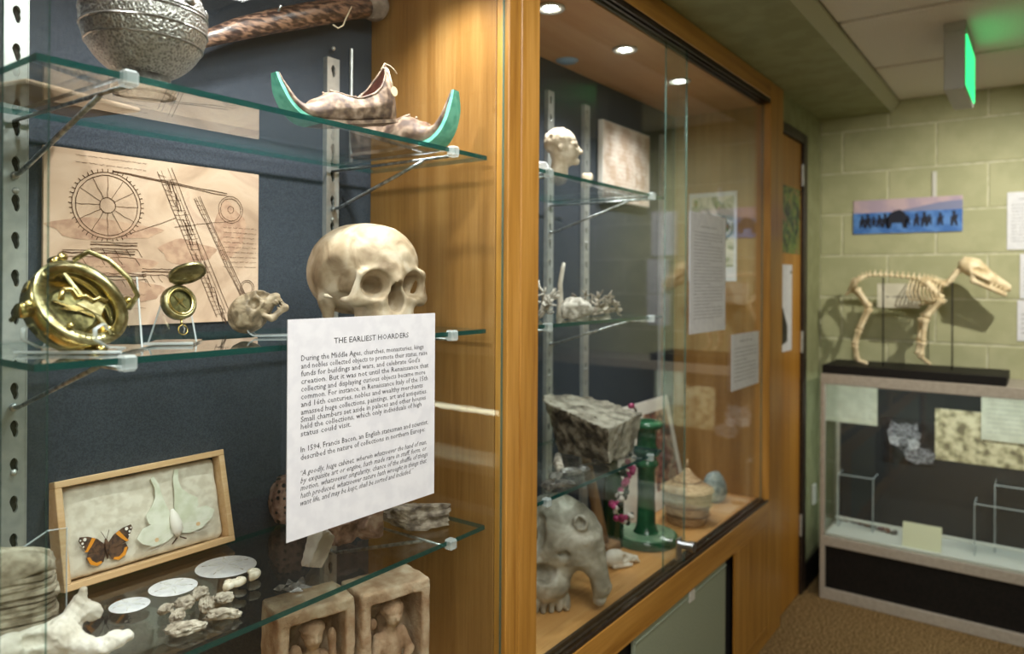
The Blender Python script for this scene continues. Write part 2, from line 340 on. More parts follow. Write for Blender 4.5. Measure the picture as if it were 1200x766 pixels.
def struct(o): o['kind'] = 'structure'; return o
def thing(name, label, cat, loc=(0, 0, 0), rz=0, group=None, rot=None):
    o = bpy.data.objects.new(name, None); COL.objects.link(o); o.empty_display_size = .02
    o.location = tuple(map(float, loc)); o.rotation_euler = rot if rot is not None else (0, 0, rz)
    return tag(o, label, cat, group)
def put(o, loc, rz=0, rot=None, scale=None):
    o.location = tuple(map(float, loc)); o.rotation_euler = rot if rot is not None else (0, 0, rz)
    if scale: o.scale = (scale,) * 3 if not hasattr(scale, '__len__') else scale
    return o
def T(x=0, y=0, z=0): return Matrix.Translation((x, y, z))
def RX(a): return Matrix.Rotation(a, 4, 'X')
def RY(a): return Matrix.Rotation(a, 4, 'Y')
def RZ(a): return Matrix.Rotation(a, 4, 'Z')
def basis(o, x, y, z):
    """4x4 with the given axes (columns) and origin"""
    return Matrix(((x[0], y[0], z[0], o[0]), (x[1], y[1], z[1], o[1]), (x[2], y[2], z[2], o[2]), (0, 0, 0, 1)))

# ------------------------------------------------------------------ implicit surfaces
def _hash(i, j, k, seed):
    h = (i * 374761393 + j * 668265263 + k * 2147483647 + seed * 974634777) & 0xffffffff
    h = ((h ^ (h >> 13)) * 1274126177) & 0xffffffff
    return ((h ^ (h >> 16)) & 0xffff) / 65535.0
def noise(P, sc, seed=0):
    Q = P * sc; I = np.floor(Q).astype(np.int64); Fq = Q - I; Fq = Fq * Fq * (3 - 2 * Fq); out = np.zeros(len(P))
    for a in (0, 1):
        for b in (0, 1):
            for c in (0, 1):
                wgt = (Fq[:, 0] if a else 1 - Fq[:, 0]) * (Fq[:, 1] if b else 1 - Fq[:, 1]) * (Fq[:, 2] if c else 1 - Fq[:, 2])
                out += wgt * _hash(I[:, 0] + a, I[:, 1] + b, I[:, 2] + c, seed)
    return out - .5
def smin(a, b, k):
    h = np.clip(.5 + .5 * (b - a) / k, 0, 1); return b * (1 - h) + a * h - k * h * (1 - h)
def ssub(a, b, k): return -smin(-a, b, k)
def sE(P, c, r):
    r = np.array(r, float); q = P - np.array(c, float); k0 = np.sqrt(((q / r) ** 2).sum(1)); k1 = np.sqrt(((q / r ** 2) ** 2).sum(1)) + 1e-9
    return k0 * (k0 - 1) / k1
def sC(P, a, b, ra, rb=None):
    rb = ra if rb is None else rb; a = np.array(a, float); b = np.array(b, float); d = b - a; q = P - a
    h = np.clip((q @ d) / (d @ d + 1e-12), 0, 1); return np.sqrt(((q - h[:, None] * d) ** 2).sum(1)) - (ra + (rb - ra) * h)
def sB(P, c, hf, r=0.):
    q = np.abs(P - np.array(c, float)) - (np.array(hf, float) - r); return np.sqrt((np.maximum(q, 0) ** 2).sum(1)) + np.minimum(q.max(1), 0) - r
def nets(fn, lo, hi, step):
    """naive surface nets: fn(P) < 0 is inside"""
    lo = np.array(lo, float); hi = np.array(hi, float); n = np.ceil((hi - lo) / step).astype(int) + 1
    ax = [lo[i] + step * np.arange(n[i]) for i in range(3)]
    G = np.stack(np.meshgrid(*ax, indexing='ij'), -1).reshape(-1, 3)
    V = fn(G).reshape(n)
    V[0] = V[-1] = np.maximum(V[0], 1e-3); V[:, 0] = V[:, -1] = 1e-3 + np.abs(V[:, 0]); V[:, :, 0] = 1e-3 + np.abs(V[:, :, 0]); V[:, :, -1] = 1e-3 + np.abs(V[:, :, -1]); V[0] = np.abs(V[0]) + 1e-3; V[-1] = np.abs(V[-1]) + 1e-3; V[:, -1] = np.abs(V[:, -1]) + 1e-3
    m = n - 1; S = V < 0
    acc = np.zeros(tuple(m) + (3,)); cnt = np.zeros(tuple(m))
    cor = [(a, b, c) for a in (0, 1) for b in (0, 1) for c in (0, 1)]
    sl = lambda c: tuple(slice(c[i], c[i] + m[i]) for i in range(3))
    for p in cor:
        for ax_ in range(3):
            if p[ax_] == 0:
                q = list(p); q[ax_] = 1; q = tuple(q); a = V[sl(p)]; b = V[sl(q)]; x = (a < 0) != (b < 0)
                t = np.where(x, a / np.where(x, a - b, 1), 0)
                for i in range(3): acc[..., i] += np.where(x, p[i] + (t if i == ax_ else 0), 0)
                cnt += x
    act = cnt > 0; idx = -np.ones(tuple(m), int); idx[act] = np.arange(act.sum())
    I = np.argwhere(act); vs = lo + (I + acc[act] / cnt[act][:, None]) * step
    fs = []
    for ax_ in range(3):
        u, v = [(1, 2), (2, 0), (0, 1)][ax_]
        a = [slice(1, m[i]) for i in range(3)]; a[ax_] = slice(0, m[ax_]); b = list(a); b[ax_] = slice(1, m[ax_] + 1)
        s0 = S[tuple(a)]; s1 = S[tuple(b)]
        for flip in (False, True):
            E_ = np.argwhere((s0 & ~s1) if not flip else (~s0 & s1))
            if not len(E_): continue
            base = E_.copy(); base[:, u] += 1; base[:, v] += 1
            def g(du, dv):
                k = base.copy(); k[:, u] += du; k[:, v] += dv; return idx[k[:, 0], k[:, 1], k[:, 2]]
            q = np.stack([g(-1, -1), g(0, -1), g(0, 0), g(-1, 0)], 1)
            fs.append(q[:, ::-1] if flip else q)
    fs = np.concatenate(fs) if fs else np.zeros((0, 4), int); fs = fs[(fs >= 0).all(1)]
    mb = MB(); mb.v = [tuple(v) for v in vs]; mb.f = [tuple(int(i) for i in f) for f in fs]; mb.mi = [0] * len(mb.f); return mb
def xf(mb, M4): mb.v = [tuple(M4 @ Vector(v)) for v in mb.v]; return mb
def floor0(mb):
    z = min(v[2] for v in mb.v); mb.v = [(v[0], v[1], v[2] - z) for v in mb.v]; return mb
def rock(size, seed, facets=9, rough=.06, sub=4, nsc=3.0, soft=.0):
    rg = np.random.default_rng(seed); bm = bmesh.new(); bmesh.ops.create_icosphere(bm, subdivisions=sub, radius=1)
    P = np.array([v.co[:] for v in bm.verts]); fs = [[v.index for v in f.verts] for f in bm.faces]; bm.free()
    nn = rg.normal(size=(facets, 3)); nn /= np.linalg.norm(nn, axis=1)[:, None]
    nn = np.vstack([nn, [[1, 0, 0], [-1, 0, 0], [0, 1, 0], [0, -1, 0], [0, 0, 1], [0, 0, -1]]]); hh = np.concatenate([rg.uniform(.62, .95, facets), np.ones(6) * .95])
    dd = P @ nn.T; r = np.where(dd > .05, hh[None] / np.maximum(dd, .05), 9).min(1); r = r * (1 - soft) + soft
    r = r * (1 + rough * 2 * noise(P + seed * 3.1, nsc, seed) + rough * noise(P + seed, nsc * 3, seed + 5))
    Q = P * r[:, None] * np.array(size)[None] / 2
    mb = MB(); mb.v = [tuple(q) for q in Q]; mb.f = [tuple(f) for f in fs]; mb.mi = [0] * len(fs); return floor0(mb)
def textmesh(body, size, shear=0, bold=0):
    cu = bpy.data.curves.new('t', 'FONT'); cu.body = body; cu.size = size; cu.shear = shear; cu.resolution_u = 1; cu.offset = bold
    o = bpy.data.objects.new('t', cu); COL.objects.link(o)
    dg = bpy.context.evaluated_depsgraph_get(); me = bpy.data.meshes.new_from_object(o.evaluated_get(dg))
    vs = [v.co[:] for v in me.vertices]; fs = [tuple(p.vertices) for p in me.polygons]
    bpy.data.objects.remove(o); bpy.data.curves.remove(cu); bpy.data.meshes.remove(me); return vs, fs

# ================================================================== THE ROOM
XE, YW, ZC = 3.53, .02, 2.10            # end wall, cabinet wall, ceiling
XB, YO = -2.4, -3.0                     # wall behind the viewer, wall across the aisle
FZ, CZ, YB = .515, 1.965, .375          # case floor, case ceiling, case backing
struct(MB().box((XB, YO, -.05), (XE, YW + .4, 0)).build('floor', 'carpet'))
cl = struct(MB().box((XB, YO, ZC + .012), (XE, YW + .4, ZC + .06)).build('ceiling', 'ceil_grid'))
tp = .575; tile = None
for i in range(11):
    for j in range(5):
        x1 = XE - .004 - i * tp + (0.03 if i else 0); x0 = XE - .0 - (i + 1) * tp + .03; y1 = -.30 - j * tp
        if tile is None:
            tile = MB().rbox((-tp + .028, -tp + .012, 0), (0, 0, .014), .004).build('ceiling_tile', 'ceil_tile', cl); o = tile
        else: o = tile.copy(); COL.objects.link(o)
        o.location = (XE - .012 - i * tp, y1, ZC)
# end wall of painted blocks, joints recessed
we = struct(MB().box((XE - .003, YO, 0), (XE + .2, YW + .3, ZC + .06)).build('wall_end', 'mortar'))
full = MB().rbox((-.006, -.1805, .0025), (.02, .1805, .1825), .004).build('block', 'block_paint', we); used = False
for c in range(12):
    z = -.045 + c * .185
    offs = -.258 if c % 2 else -.075
    for j in range(-1, 9):
        yc = offs - .1825 - (j - 1) * .365
        ya, yb2 = max(yc - .1825, YO), min(yc + .1825, YW + .0)
        if yb2 - ya < .02 or z + .185 < .01: continue
        if ya > yc - .182 or yb2 < yc + .182:
            o = MB().rbox((-.006, ya - yc + .002, .0025), (.02, yb2 - yc - .002, .1825), .004).build('block', 'block_paint', we)
        elif not used: o = full; used = True
        else: o = full.copy(); COL.objects.link(o)
        o.location = (XE, yc, z)
struct(MB().box((XB, YO - .1, 0), (XE, YO, ZC + .06)).build('wall_right', 'green_paint'))
struct(MB().box((XB - .1, YO, 0), (XB, YW + .4, ZC + .06)).build('wall_back', 'green_paint'))
# cabinet wall: pieces around the door and the cabinets
DX0, DX1, DTOP = 2.885, 3.205, 1.90
wl = MB().box((2.875, YW, DTOP + .04), (XE, YW + .3, ZC + .03)).box((DX1 + .06, YW, 0), (XE, YW + .3, DTOP + .04)).box((XB, YW, 2.05), (2.875, YW + .4, ZC + .03)).box((XB, YW, 0), (-.53, YW + .4, 2.05)).box((-.53, .40, 0), (2.875, .45, 2.05)).box((2.875, YW + .12, 0), (DX1 + .06, YW + .3, DTOP + .04))
struct(wl.build('wall_left', 'green_paint'))
struct(MB().box((XB, -.272, 2.052), (XE, YW, ZC + .01)).build('trim_1', 'green_paint'))           # dropped soffit over the cabinets
mo = MB().prism([(-.272, 2.05), (-.300, 2.088), (-.300, 2.1), (-.272, 2.1)], XB, XE, basis((0, 0, 0), (0, 1, 0), (0, 0, 1), (1, 0, 0)))
struct(mo.build('trim_2', 'moulding'))
struct(MB().rbox((DX1 + .062, YW - .012, 0), (XE - .001, YW, .11), .003).build('baseboard_left', 'black'))
# narrow door beside the cabinet
dr = struct(MB().rbox((DX0, YW, .004), (DX1 - .004, YW + .04, DTOP - .004), .002).build('door_1', 'wood_door'))
jm = MB().rbox((DX1, YW - .012, 0), (DX1 + .06, YW + .06, DTOP + .04), .003).rbox((2.876, YW - .012, DTOP), (DX1, YW + .06, DTOP + .04), .003)
jm.build('door_frame', 'track', dr)
for z in (.25, 1.02, 1.72): MB().tube([(DX1 - .001, YW - .006, z), (DX1 - .001, YW - .006, z + .09)], .006, 8).build('hinge', 'steel', dr)

# ================================================================== THE TWO BUILT-IN DISPLAY CABINETS
def cabinet(x0, x1, s0, s1, label, right):
    """x0..x1 interior, s0..s1 outer frame"""
    c = thing('display_cabinet', label, 'cabinet', (s0, 0, 0)); o = (s0, 0, 0)
    B = lambda lo, hi, n, m, bv=.002: MB().rbox(lo, hi, bv).build(n, m, c, origin=o)
    B((x0 - .012, YB, FZ - .02), (x1 + .012, YB + .012, CZ + .02), 'back_panel', 'fabric', .001)
    B((x0 - .012, .042, FZ - .03), (x1 + .012, YB, FZ), 'case_floor', 'wood_floor')
    B((x0 - .012, .042, CZ), (x1 + .012, YB, CZ + .02), 'case_ceiling', 'wood_ceiling', .001)
    B((x0 - .012, .031, FZ - .02), (x0, YB, CZ + .02), 'side_panel', 'wood_panel', .001)
    B((x1, .031, FZ - .02), (x1 + .012, YB, CZ + .02), 'side_panel', 'wood_panel', .001)
    B((s0, 0, 0), (x0 + .002 if right else x0, .03, 2.05), 'stile', 'wood_z', .002)
    B((x1 + .0, 0, 0), (s1, .03, 2.05), 'stile', 'wood_z', .002)
    B((x0, 0, 1.985), (x1, .045, 2.05), 'top_rail', 'wood_x', .002)
    B((x0, 0, .428), (x1, .03, .51), 'bottom_rail', 'wood_x', .002)
    # sliding-door tracks
    for zz, nm in ((FZ - .01, 'bottom_track'), (1.969, 'top_track')):
        t = MB()
        for ya, yb2 in ((.002, .008), (.017, .024), (.034, .042)): t.box((x0, ya, zz), (x1, yb2, zz + .014))
        t.box((x0, .002, zz - .002), (x1, .042, zz + .004)) if zz < 1 else t.box((x0, .002, zz + .010), (x1, .042, zz + .016))
        t.build(nm, 'track', c, origin=o)
    # lower part: dark recess, sliding doors, kick
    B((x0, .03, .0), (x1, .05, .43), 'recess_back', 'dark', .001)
    B((x0, 0, 0), (x1, .03, .06), 'kick_rail', 'wood_x')
    return c
cL = cabinet(-.49, 1.107, -.52, 1.1475, 'oak wall cabinet holding the human skull, with slate blue backing', False)
cR = cabinet(1.209, 2.72, 1.149, 2.874, 'oak wall cabinet holding the green candlestick, with a grey-green sliding door below', True)
MB().rbox((2.362, .0, .06), (2.72, .006, .428), .0008).build('fixed_panel', 'wood_z', cR, origin=(1.149, 0, 0))
def low_door(xa, xb, y, label):
    d = thing('sliding_door', label, 'door', (xa, y, .06))
    dp_ = MB().rbox((0, 0, 0), (xb - xa, .012, .366), .002).build('door_panel', 'greygreen', d)
    MB().rbox((0, -.003, .345), (xb - xa, 0, .350), .001).build('lip', 'greygreen', dp_)
    MB().rbox((xb - xa - .30, -.004, .330), (xb - xa - .262, 0, .362), .001).build('label_plate', 'white_lam', dp_)
low_door(1.66, 2.30, .008, 'grey-green sliding door under the case of the green candlestick')
low_door(-.2, .95, .008, 'grey-green sliding door under the case of the human skull')

# ---- sliding glass panes
def pane(x0, x1, y, label):
    m = MB(); m.box((x0, y, FZ + .002), (x1, y + .005, 1.98)); m.mi = [0, 0, 0, 1, 0, 1]
    tag(m.build('glass_door', ['glass', 'pane_edge']), label, 'glass door')
pane(.285, 1.106, .010, 'clear sliding glass door carrying the Earliest Hoarders sign')
pane(-.488, .333, .026, 'clear sliding glass door beside the brass sundial, behind its neighbour')
pane(1.211, 1.974, .010, 'clear sliding glass door in front of the big grey animal skull')
pane(1.868, 2.718, .026, 'clear sliding glass door in front of the woven basket')
lk = thing('sliding_door_lock', 'chrome push lock on the glass door by the green candlestick', 'lock', oy(797, 640, .008))
MB().rbox((-.034, -.006, -.03), (.0, .0, .03), .002).build('lock_plate', 'chrome', lk)
MB().tube([(.002, -.006, .006), (.002, -.03, .006)], .0115, 14).tube([(.002, -.03, .006), (.002, -.042, .006)], .015, 14).build('lock_barrel', 'chrome', lk)

# ---- recessed lamps in the case ceilings
def puck(x, y, label, grp):
    p = thing('puck_light', label, 'light', (x, y, CZ), group=grp)
    MB().lathe([(.021, -.001), (.034, -.001), (.036, -.004), (.033, -.007), (.024, -.005), (.021, -.002)], 24, cap=False).build('bezel', 'led_ring', p, True)
    rf_ = MB().lathe([(.0001, -.0015), (.022, -.0015)], 20, cap=False).build('reflector', 'chrome', p)
    for k in range(4):
        a = PI / 4 + k * PI / 2; MB().ell((.0115 * math.cos(a), .0115 * math.sin(a), -.004), (.0065, .0065, .003), 10, 6).build('led', 'led', rf_, True)
for k, (x, y) in enumerate(PUCKS_L): puck(x, y, 'round four-LED puck light in the ceiling of the skull case', 'puck lights of the skull case')
for k, (x, y) in enumerate(PUCKS_R): puck(x, y, ('round four-LED puck light over the stone head', 'round four-LED puck light between the stone head and the parchment', 'round four-LED puck light over the green candlestick')[k], 'puck lights of the candlestick case')
q = oz(648, 74, CZ); pb = thing('blue_disc', 'pale blue round disc in the case ceiling by the backing', 'cap', (q[0], YB - .045, CZ))  # plain pale blue disc under the case ceiling
MB().lathe([(.0001, -.006), (.03, -.005), (.034, -.001), (.034, 0)], 24).build('disc', 'pale_blue', pb, True)

# ---- slotted standards
def standard(x, z0, z1, label, grp):
    s = thing('shelf_standard', label, 'standard', (x, YB - .012, z0), group=grp)
    m = MB(); W, P_, n = .0145, .0535, 20; rows = int((z1 - z0) / P_)
    for r in range(rows):
        zc = (r + .5) * P_; out = []; inn = []
        ca = math.atan2(P_ / 2, W); angs = sorted([2 * PI * k / 16 + .03 for k in range(16)] + [ca, PI - ca, PI + ca, 2 * PI - ca])
        for a in angs:
            c, s_ = math.cos(a), math.sin(a); t = min(W / max(abs(c), 1e-6), P_ / 2 / max(abs(s_), 1e-6)); out.append((c * t, zc + s_ * t))
            rr = .0042 + .0016 * (s_ > .25); inn.append((c * rr + (.0016 if s_ < -.2 else 0), zc + s_ * .0125))
        vs = [(x_, 0, z_) for x_, z_ in out] + [(x_, 0, z_) for x_, z_ in inn] + [(x_, .006, z_) for x_, z_ in inn]
        fs = [(k, (k + 1) % n, n + (k + 1) % n, n + k) for k in range(n)] + [(n + k, n + (k + 1) % n, 2 * n + (k + 1) % n, 2 * n + k) for k in range(n)]
        m.add(vs, fs)
    m.box((-W - .0015, -.001, 0), (-W, .012, rows * P_)).box((W, -.001, 0), (W + .0015, .012, rows * P_))
    m.build('slotted_strip', 'steel', s)
    MB().box((-.011, .0075, 0), (.011, .0115, rows * P_)).build('channel_back', 'dark', s)
    for z in (.12, .5, .9, 1.25): MB().lathe([(.0001, .004), (.0035, .003), (.005, 0)], 10, T(0, 0, z) @ RX(PI / 2)).build('screw', 'steel', s, True)
for x, lb in ((.422, 'slotted steel shelf standard behind the brass sundial'), (.992, 'slotted steel shelf standard behind the human skull'), (1.805, 'slotted steel shelf standard behind the stone head'), (2.015, 'slotted steel shelf standard between the stone head and the framed parchment'), (2.59, 'slotted steel shelf standard beside the picture board'), (-.36, 'slotted steel shelf standard at the hidden end of the skull case'), (1.30, 'slotted steel shelf standard at the near end of the candlestick case')):
    standard(x, FZ + .02, 1.90 if x > 1.2 else 1.80, lb, 'slotted shelf standards')
MB_ = MB().tube([(1.047, YB - .004, 1.56), (1.047, YB - .004, 1.80)], .004, 8)
tag(MB_.build('thin_bar', 'steel'), 'thin vertical metal conduit on the backing behind the curled slippers', 'bar')  # thin pale bar upright against the backing

# ---- glass shelves and rod brackets
ZS = (1.548, 1.22, .848)
def shelf(x0, x1, z, label):
    m = MB(); m.box((x0, .04, z - .008), (x1, .352, z)); m.mi = [0, 0, 1, 1, 1, 1]
    tag(m.build('glass_shelf', ['shelf_glass', 'shelf_edge']), label, 'shelf')
def bracket(x, z, label, grp):
    b = thing('shelf_bracket', label, 'bracket', (x, YB - .012, z - .01), group=grp)
    MB().tube([(0, 0, -.004), (0, -.315, -.004)], .0028, 8).build('arm', 'steel_rod', b, True)
    MB().tube([(0, .0, -.082), (0, -.02, -.080), (0, -.255, -.006)], .0034, 8).build('strut', 'steel_rod', b, True)
    MB().ell((0, -.004, -.082), (.006, .006, .006), 10, 6).build('strut_pin', 'steel_rod', b, True)
    MB().rbox((-.009, -.334, -.006), (.009, -.316, .013), .003).build('front_clip', 'acrylic_edge', b)
lab = ('top', 'middle', 'bottom')
who = ('under the silver ball', 'under the brass sundial', 'under the layered stone'), ('under the curled slippers', 'under the human skull', 'under the pinkish rocks'), ('under the stone head', 'under the grey corals', 'under the big stone block')
for k, z in enumerate(ZS):
    shelf(.325, 1.092, z, 'clear glass shelf with teal edge holding the ' + ('silver ball and slippers', 'human skull and brass sundial', 'insect box and sand dollars')[k])
    shelf(1.222, 1.882, z, 'clear glass shelf with teal edge holding the ' + ('stone head', 'grey corals and dried roots', 'big pale stone block')[k])
    bracket(.42, z, 'steel rod shelf bracket with clear front clip ' + who[0][k], 'rod brackets of the left shelves')
    bracket(.992, z, 'steel rod shelf bracket with clear front clip ' + who[1][k], 'rod brackets of the left shelves')
    bracket(1.805, z, 'steel rod shelf bracket with clear front clip ' + who[2][k], 'rod brackets of the right shelves')
    bracket(1.302, z, 'steel rod shelf bracket behind the oak post ' + who[2][k], 'rod brackets of the right shelves')

# ================================================================== THE FAR SHOWCASE ON THE END WALL
def showcase(y0, y1, label, tube_z=None):
    X0, X1 = 3.23, XE - .008
    s = thing('showcase', label, 'display case', (X0, y1, 0)); o = (X0, y1, 0)
    P_ = lambda lo, hi, n, m, bv=.002: MB().rbox(lo, hi, bv).build(n, m, s, origin=o)
    P_((X0 + .014, y0 + .01, .03), (X1, y1 - .01, .235), 'base_panel', 'black')
    P_((X0, y0, 0), (X0 + .02, y1, .045), 'foot_rail', 'alu'); P_((X0, y0, .222), (X1, y1, .262), 'deck_rail', 'alu')
    P_((X0, y1 - .02, .045), (X0 + .02, y1, .222), 'corner_post', 'alu')
    P_((X0 + .0, y1 - .018, .262), (X0 + .018, y1, .918), 'corner_post', 'alu'); P_((X0, y0, .262), (X0 + .018, y0 + .018, .918), 'corner_post', 'alu')
    P_((X1 - .018, y1 - .018, .262), (X1, y1, .918), 'corner_post', 'alu')
    P_((X0, y0, .915), (X1, y1, .936), 'top_panel', 'alu'); P_((X0 - .002, y0, .893), (X0 + .004, y1, .936), 'added_valance', 'alu')  # front valance added to hide the light strip from outside
    P_((X0 + .02, y0 + .02, .262), (X1 - .02, y1 - .02, .272), 'deck', 'white_lam')
    P_((X1 - .02, y0 + .02, .272), (X1 - .01, y1 - .02, .914), 'back_panel', 'slate')
    m = MB().box((X0 + .004, y0 + .018, .262), (X0 + .010, y1 - .018, .915)); m.build('front_glass', 'glass', s, origin=o)
    MB().box((X0 + .018, y1 - .010, .262), (X1 - .018, y1 - .005, .915)).build('side_glass', 'glass', s, origin=o)
    P_((X0 + .022, y0 + .03, .900), (X0 + .034, y1 - .03, .912), 'light_strip', 'case_strip')
    P_((X0 + .14, y0 + .03, .30), (X0 + .146, y1 - .03, .312), 'display_rail', 'white_lam')
    if tube_z: MB().tube([(X0 + .03, y0 + .12, tube_z), (X0 + .03, y1 - .12, tube_z)], .012, 10).build('tube_lamp', 'tube', s, True, origin=o)
showcase(-1.45, -.056, 'grey framed lit showcase under the dog skeleton')
showcase(-2.95, -1.47, 'grey framed lit showcase farther along the block wall', .575)

# ================================================================== SIGN AND PAPERS
def facing(o, n, up=(0, 0, 1)):
    """frame whose x runs to a viewer's right, y up, z = n towards the viewer"""
    z = Vector(n).normalized(); x = Vector(up).cross(z).normalized(); y = z.cross(x); return basis(o, x, y, z)
def sheet(w_, h_, M4, name, mat, label, cat, t=.0006, edge=None, group=None):
    """a thin sheet whose lower-left corner is at the frame's origin; returns the thing (children live in its local frame)"""
    e = thing(name, label, cat, group=group); e.matrix_world = M4
    MB().box((0, 0, -t), (w_, h_, 0)).build('sheet', mat, e)
    return e
def scribble(mb, x0, x1, y, h_, wd, rg, gap=.16):
    """one line of illegible handwriting or blurred print"""
    x = x0
    while x < x1:
        L = min(rg.uniform(1.2, 4.2) * h_, x1 - x)
        if L > h_ * .4:
            k = max(3, int(L / (h_ * .28))); mb.ribbon([(x + L * i / k, y + h_ * .5 * (rg.uniform(-.6, .6) if i % 2 else rg.uniform(-.2, .5))) for i in range(k + 1)], wd)
        x += L + h_ * rg.uniform(.4, .8)
RG = np.random.default_rng(3)
LINES = [(.110, .27, .785, 'THE EARLIEST HOARDERS', 0, .0000), (.178, .075, .905, 'During the Middle Ages, churches, monasteries, kings', 0, 0), (.213, .075, .935, 'and nobles collected objects to promote their status, raise', 0, 0),
         (.248, .075, .875, "funds for buildings and wars, and celebrate God's", 0, 0), (.283, .075, .945, 'creation. But it was not until the Renaissance that', 0, 0), (.318, .075, .92, 'collecting and displaying curious objects became more', 0, 0),
         (.353, .075, .94, 'common. For instance, in Renaissance Italy of the 15th', 0, 0), (.388, .075, .90, 'and 16th centuries, nobles and wealthy merchants', 0, 0), (.423, .075, .935, 'amassed huge collections, paintings, art and antiquities.', 0, 0),
         (.457, .075, .925, 'Small chambers set aside in palaces and other houses', 0, 0), (.489, .075, .89, 'held the collections, which only individuals of high', 0, 0), (.522, .075, .38, 'status could visit.', 0, 0),
         (.594, .075, .945, 'In 1594, Francis Bacon, an English statesman and scientist,', 0, 0), (.630, .075, .92, 'described the nature of collections in northern Europe:', 0, 0),
         (.702, .075, .935, '\u201cA goodly, huge cabinet, wherein whatsoever the hand of man,', .3, 0), (.736, .075, .935, 'by exquisite art or engine, hath made rare in stuff, form, or', .3, 0), (.770, .075, .945, 'motion, whatsoever singularity, chance of the shuffle of things', .3, 0),
         (.804, .075, .935, 'hath produced, whatsoever nature hath wrought in things that', .3, 0), (.838, .075, .83, 'want life, and may be kept, shall be sorted and included.\u201d', .3, 0)]
SY = .0085
a0 = oy(337.5, 374, SY); a1 = oy(510, 367, SY); a2 = oy(507.6, 579, SY); a3 = oy(335.7, 635, SY)
SW = a1[0] - a0[0]; SX0 = (a0[0] + a3[0]) / 2; SZ0 = (a2[2] + a3[2]) / 2; SH = (a0[2] + a1[2]) / 2 - SZ0
sg = sheet(SW, SH, facing((SX0, SY, SZ0), (0, -1, 0)), 'text_sign', 'paper', 'white printed sign headed THE EARLIEST HOARDERS taped to the glass', 'sign', .0012)
tm = MB(); tt = MB()
for v, u0, u1, body, sh, _ in LINES:
    vs, fs = textmesh(body, .0112 if v > .15 else .0118, sh)
    x0 = min(p[0] for p in vs); x1 = max(p[0] for p in vs); k = (u1 - u0) * SW / (x1 - x0)
    (tt if v < .15 else tm).add([((p[0] - x0) * k + u0 * SW, p[1] + (1 - v) * SH - .004, .0003) for p in vs], fs)
tm.build('body_text', 'ink', sg); tt.build('title', 'ink', sg)

def note(name, label, P4, n, ax, val, rows, title=True, mat='paper', cat='paper', t=.0012, rowmat='grey_ink', margin=.1, M_up=(0, 0, 1)):
    """P4: four pixel corners TL TR BR BL on the plane axis=val; printed rows as illegible lines"""
    f = ox if ax == 0 else oy; c = [f(p[0], p[1], val) for p in P4]; o_ = c[3]
    zx = Vector(M_up).cross(Vector(n)).normalized()
    ww = abs((Vector(c[1]) - Vector(c[0])).dot(zx)); hh = (c[0][2] + c[1][2] - c[2][2] - c[3][2]) / 2
    o_ = np.array(o_); o_[2] = (c[2][2] + c[3][2]) / 2
    e = sheet(ww, hh, facing(o_, n), name, mat, label, cat, t)
    if rows:
        m = MB(); rg = np.random.default_rng(len(label)); pitch = hh * (1 - 2 * margin) / (rows + (2 if title else 0))
        if title: scribble(m, ww * .28, ww * .72, hh * (1 - margin) - pitch * .5, pitch * .55, pitch * .16, rg)
        for k in range(rows): scribble(m, ww * margin, ww * (1 - margin) * (1 if (k + 3) % 6 else .6), hh * (1 - margin) - pitch * (k + (2.2 if title else .5)), pitch * .5, pitch * .14, rg)
        xf(m, T(0, 0, .0004)).build('printed_text', rowmat, e)
    return e, ww, hh
note('text_sign', 'tall white printed sign on the glass before the botanical poster', [(808, 247), (850, 255), (850, 385), (808, 393)], (0, -1, 0), 1, .0245, 26)
note('text_sign', 'small white printed sign on the glass above the blue-grey stone', [(857, 392), (889, 388), (889, 448), (857, 459)], (0, -1, 0), 1, .0245, 9)
pe, pw, ph = note('botanical_poster', 'pale botanical poster on the oak side panel behind the tall sign', [(807, 227), (863, 224), (862, 337), (807, 322)], (-1, 0, 0), 0, 2.718, 0, mat='paper', cat='poster')
pc = [MB().box((pw * .06, ph * .16, .0003), (pw * .94, ph * .95, .0008))]; pc[0].build('print_area', 'pale_print', pe)
lf = MB()
for k in range(14):
    x, y = RG.uniform(.15, .85) * pw, RG.uniform(.2, .9) * ph; a = RG.uniform(0, 6.28); r = RG.uniform(.012, .026)
    lf.prism([(x + r * math.cos(a + t) * (1 if abs(math.sin(t)) < .5 else .6), y + r * math.sin(a + t)) for t in np.linspace(0, 2 * PI, 9)[:-1]], .0009, .0013)
lf.build('leaf_prints', 'leaf_print', pe)['kind'] = 'stuff'

# ---- old parchment sketch (generic machine study) on the backing of the skull case
PYB = YB - .0065
c = [oy(*p, PYB) for p in ((49, 171), (302, 203), (302, 372), (50, 389))]
PW = (c[1][0] + c[2][0] - c[0][0] - c[3][0]) / 2; PZ0 = (c[2][2] + c[3][2]) / 2; PH = (c[0][2] + c[1][2]) / 2 - PZ0
pk = sheet(PW, PH, facing((c[3][0], PYB, PZ0), (0, -1, 0)), 'parchment_sketch', 'parchment', 'brown parchment sheet of machine sketches on the blue backing behind the pocket compass', 'print', .006)
ik = MB(); ws = MB(); rg = np.random.default_rng(11)
def jit(p, a=.0006): return (p[0] + rg.normal() * a, p[1] + rg.normal() * a)
def line(m, a, b, wd=.0012, k=8, jt=.0005): m.ribbon([jit((a[0] + (b[0] - a[0]) * i / k, a[1] + (b[1] - a[1]) * i / k), jt) for i in range(k + 1)], wd)
def ring(m, cx, cy, r, wd=.0011, n=36, e=1.0):
    m.ribbon([jit((cx + r * math.cos(2 * PI * i / n), cy + r * e * math.sin(2 * PI * i / n)), .0003) for i in range(n + 1)], wd)
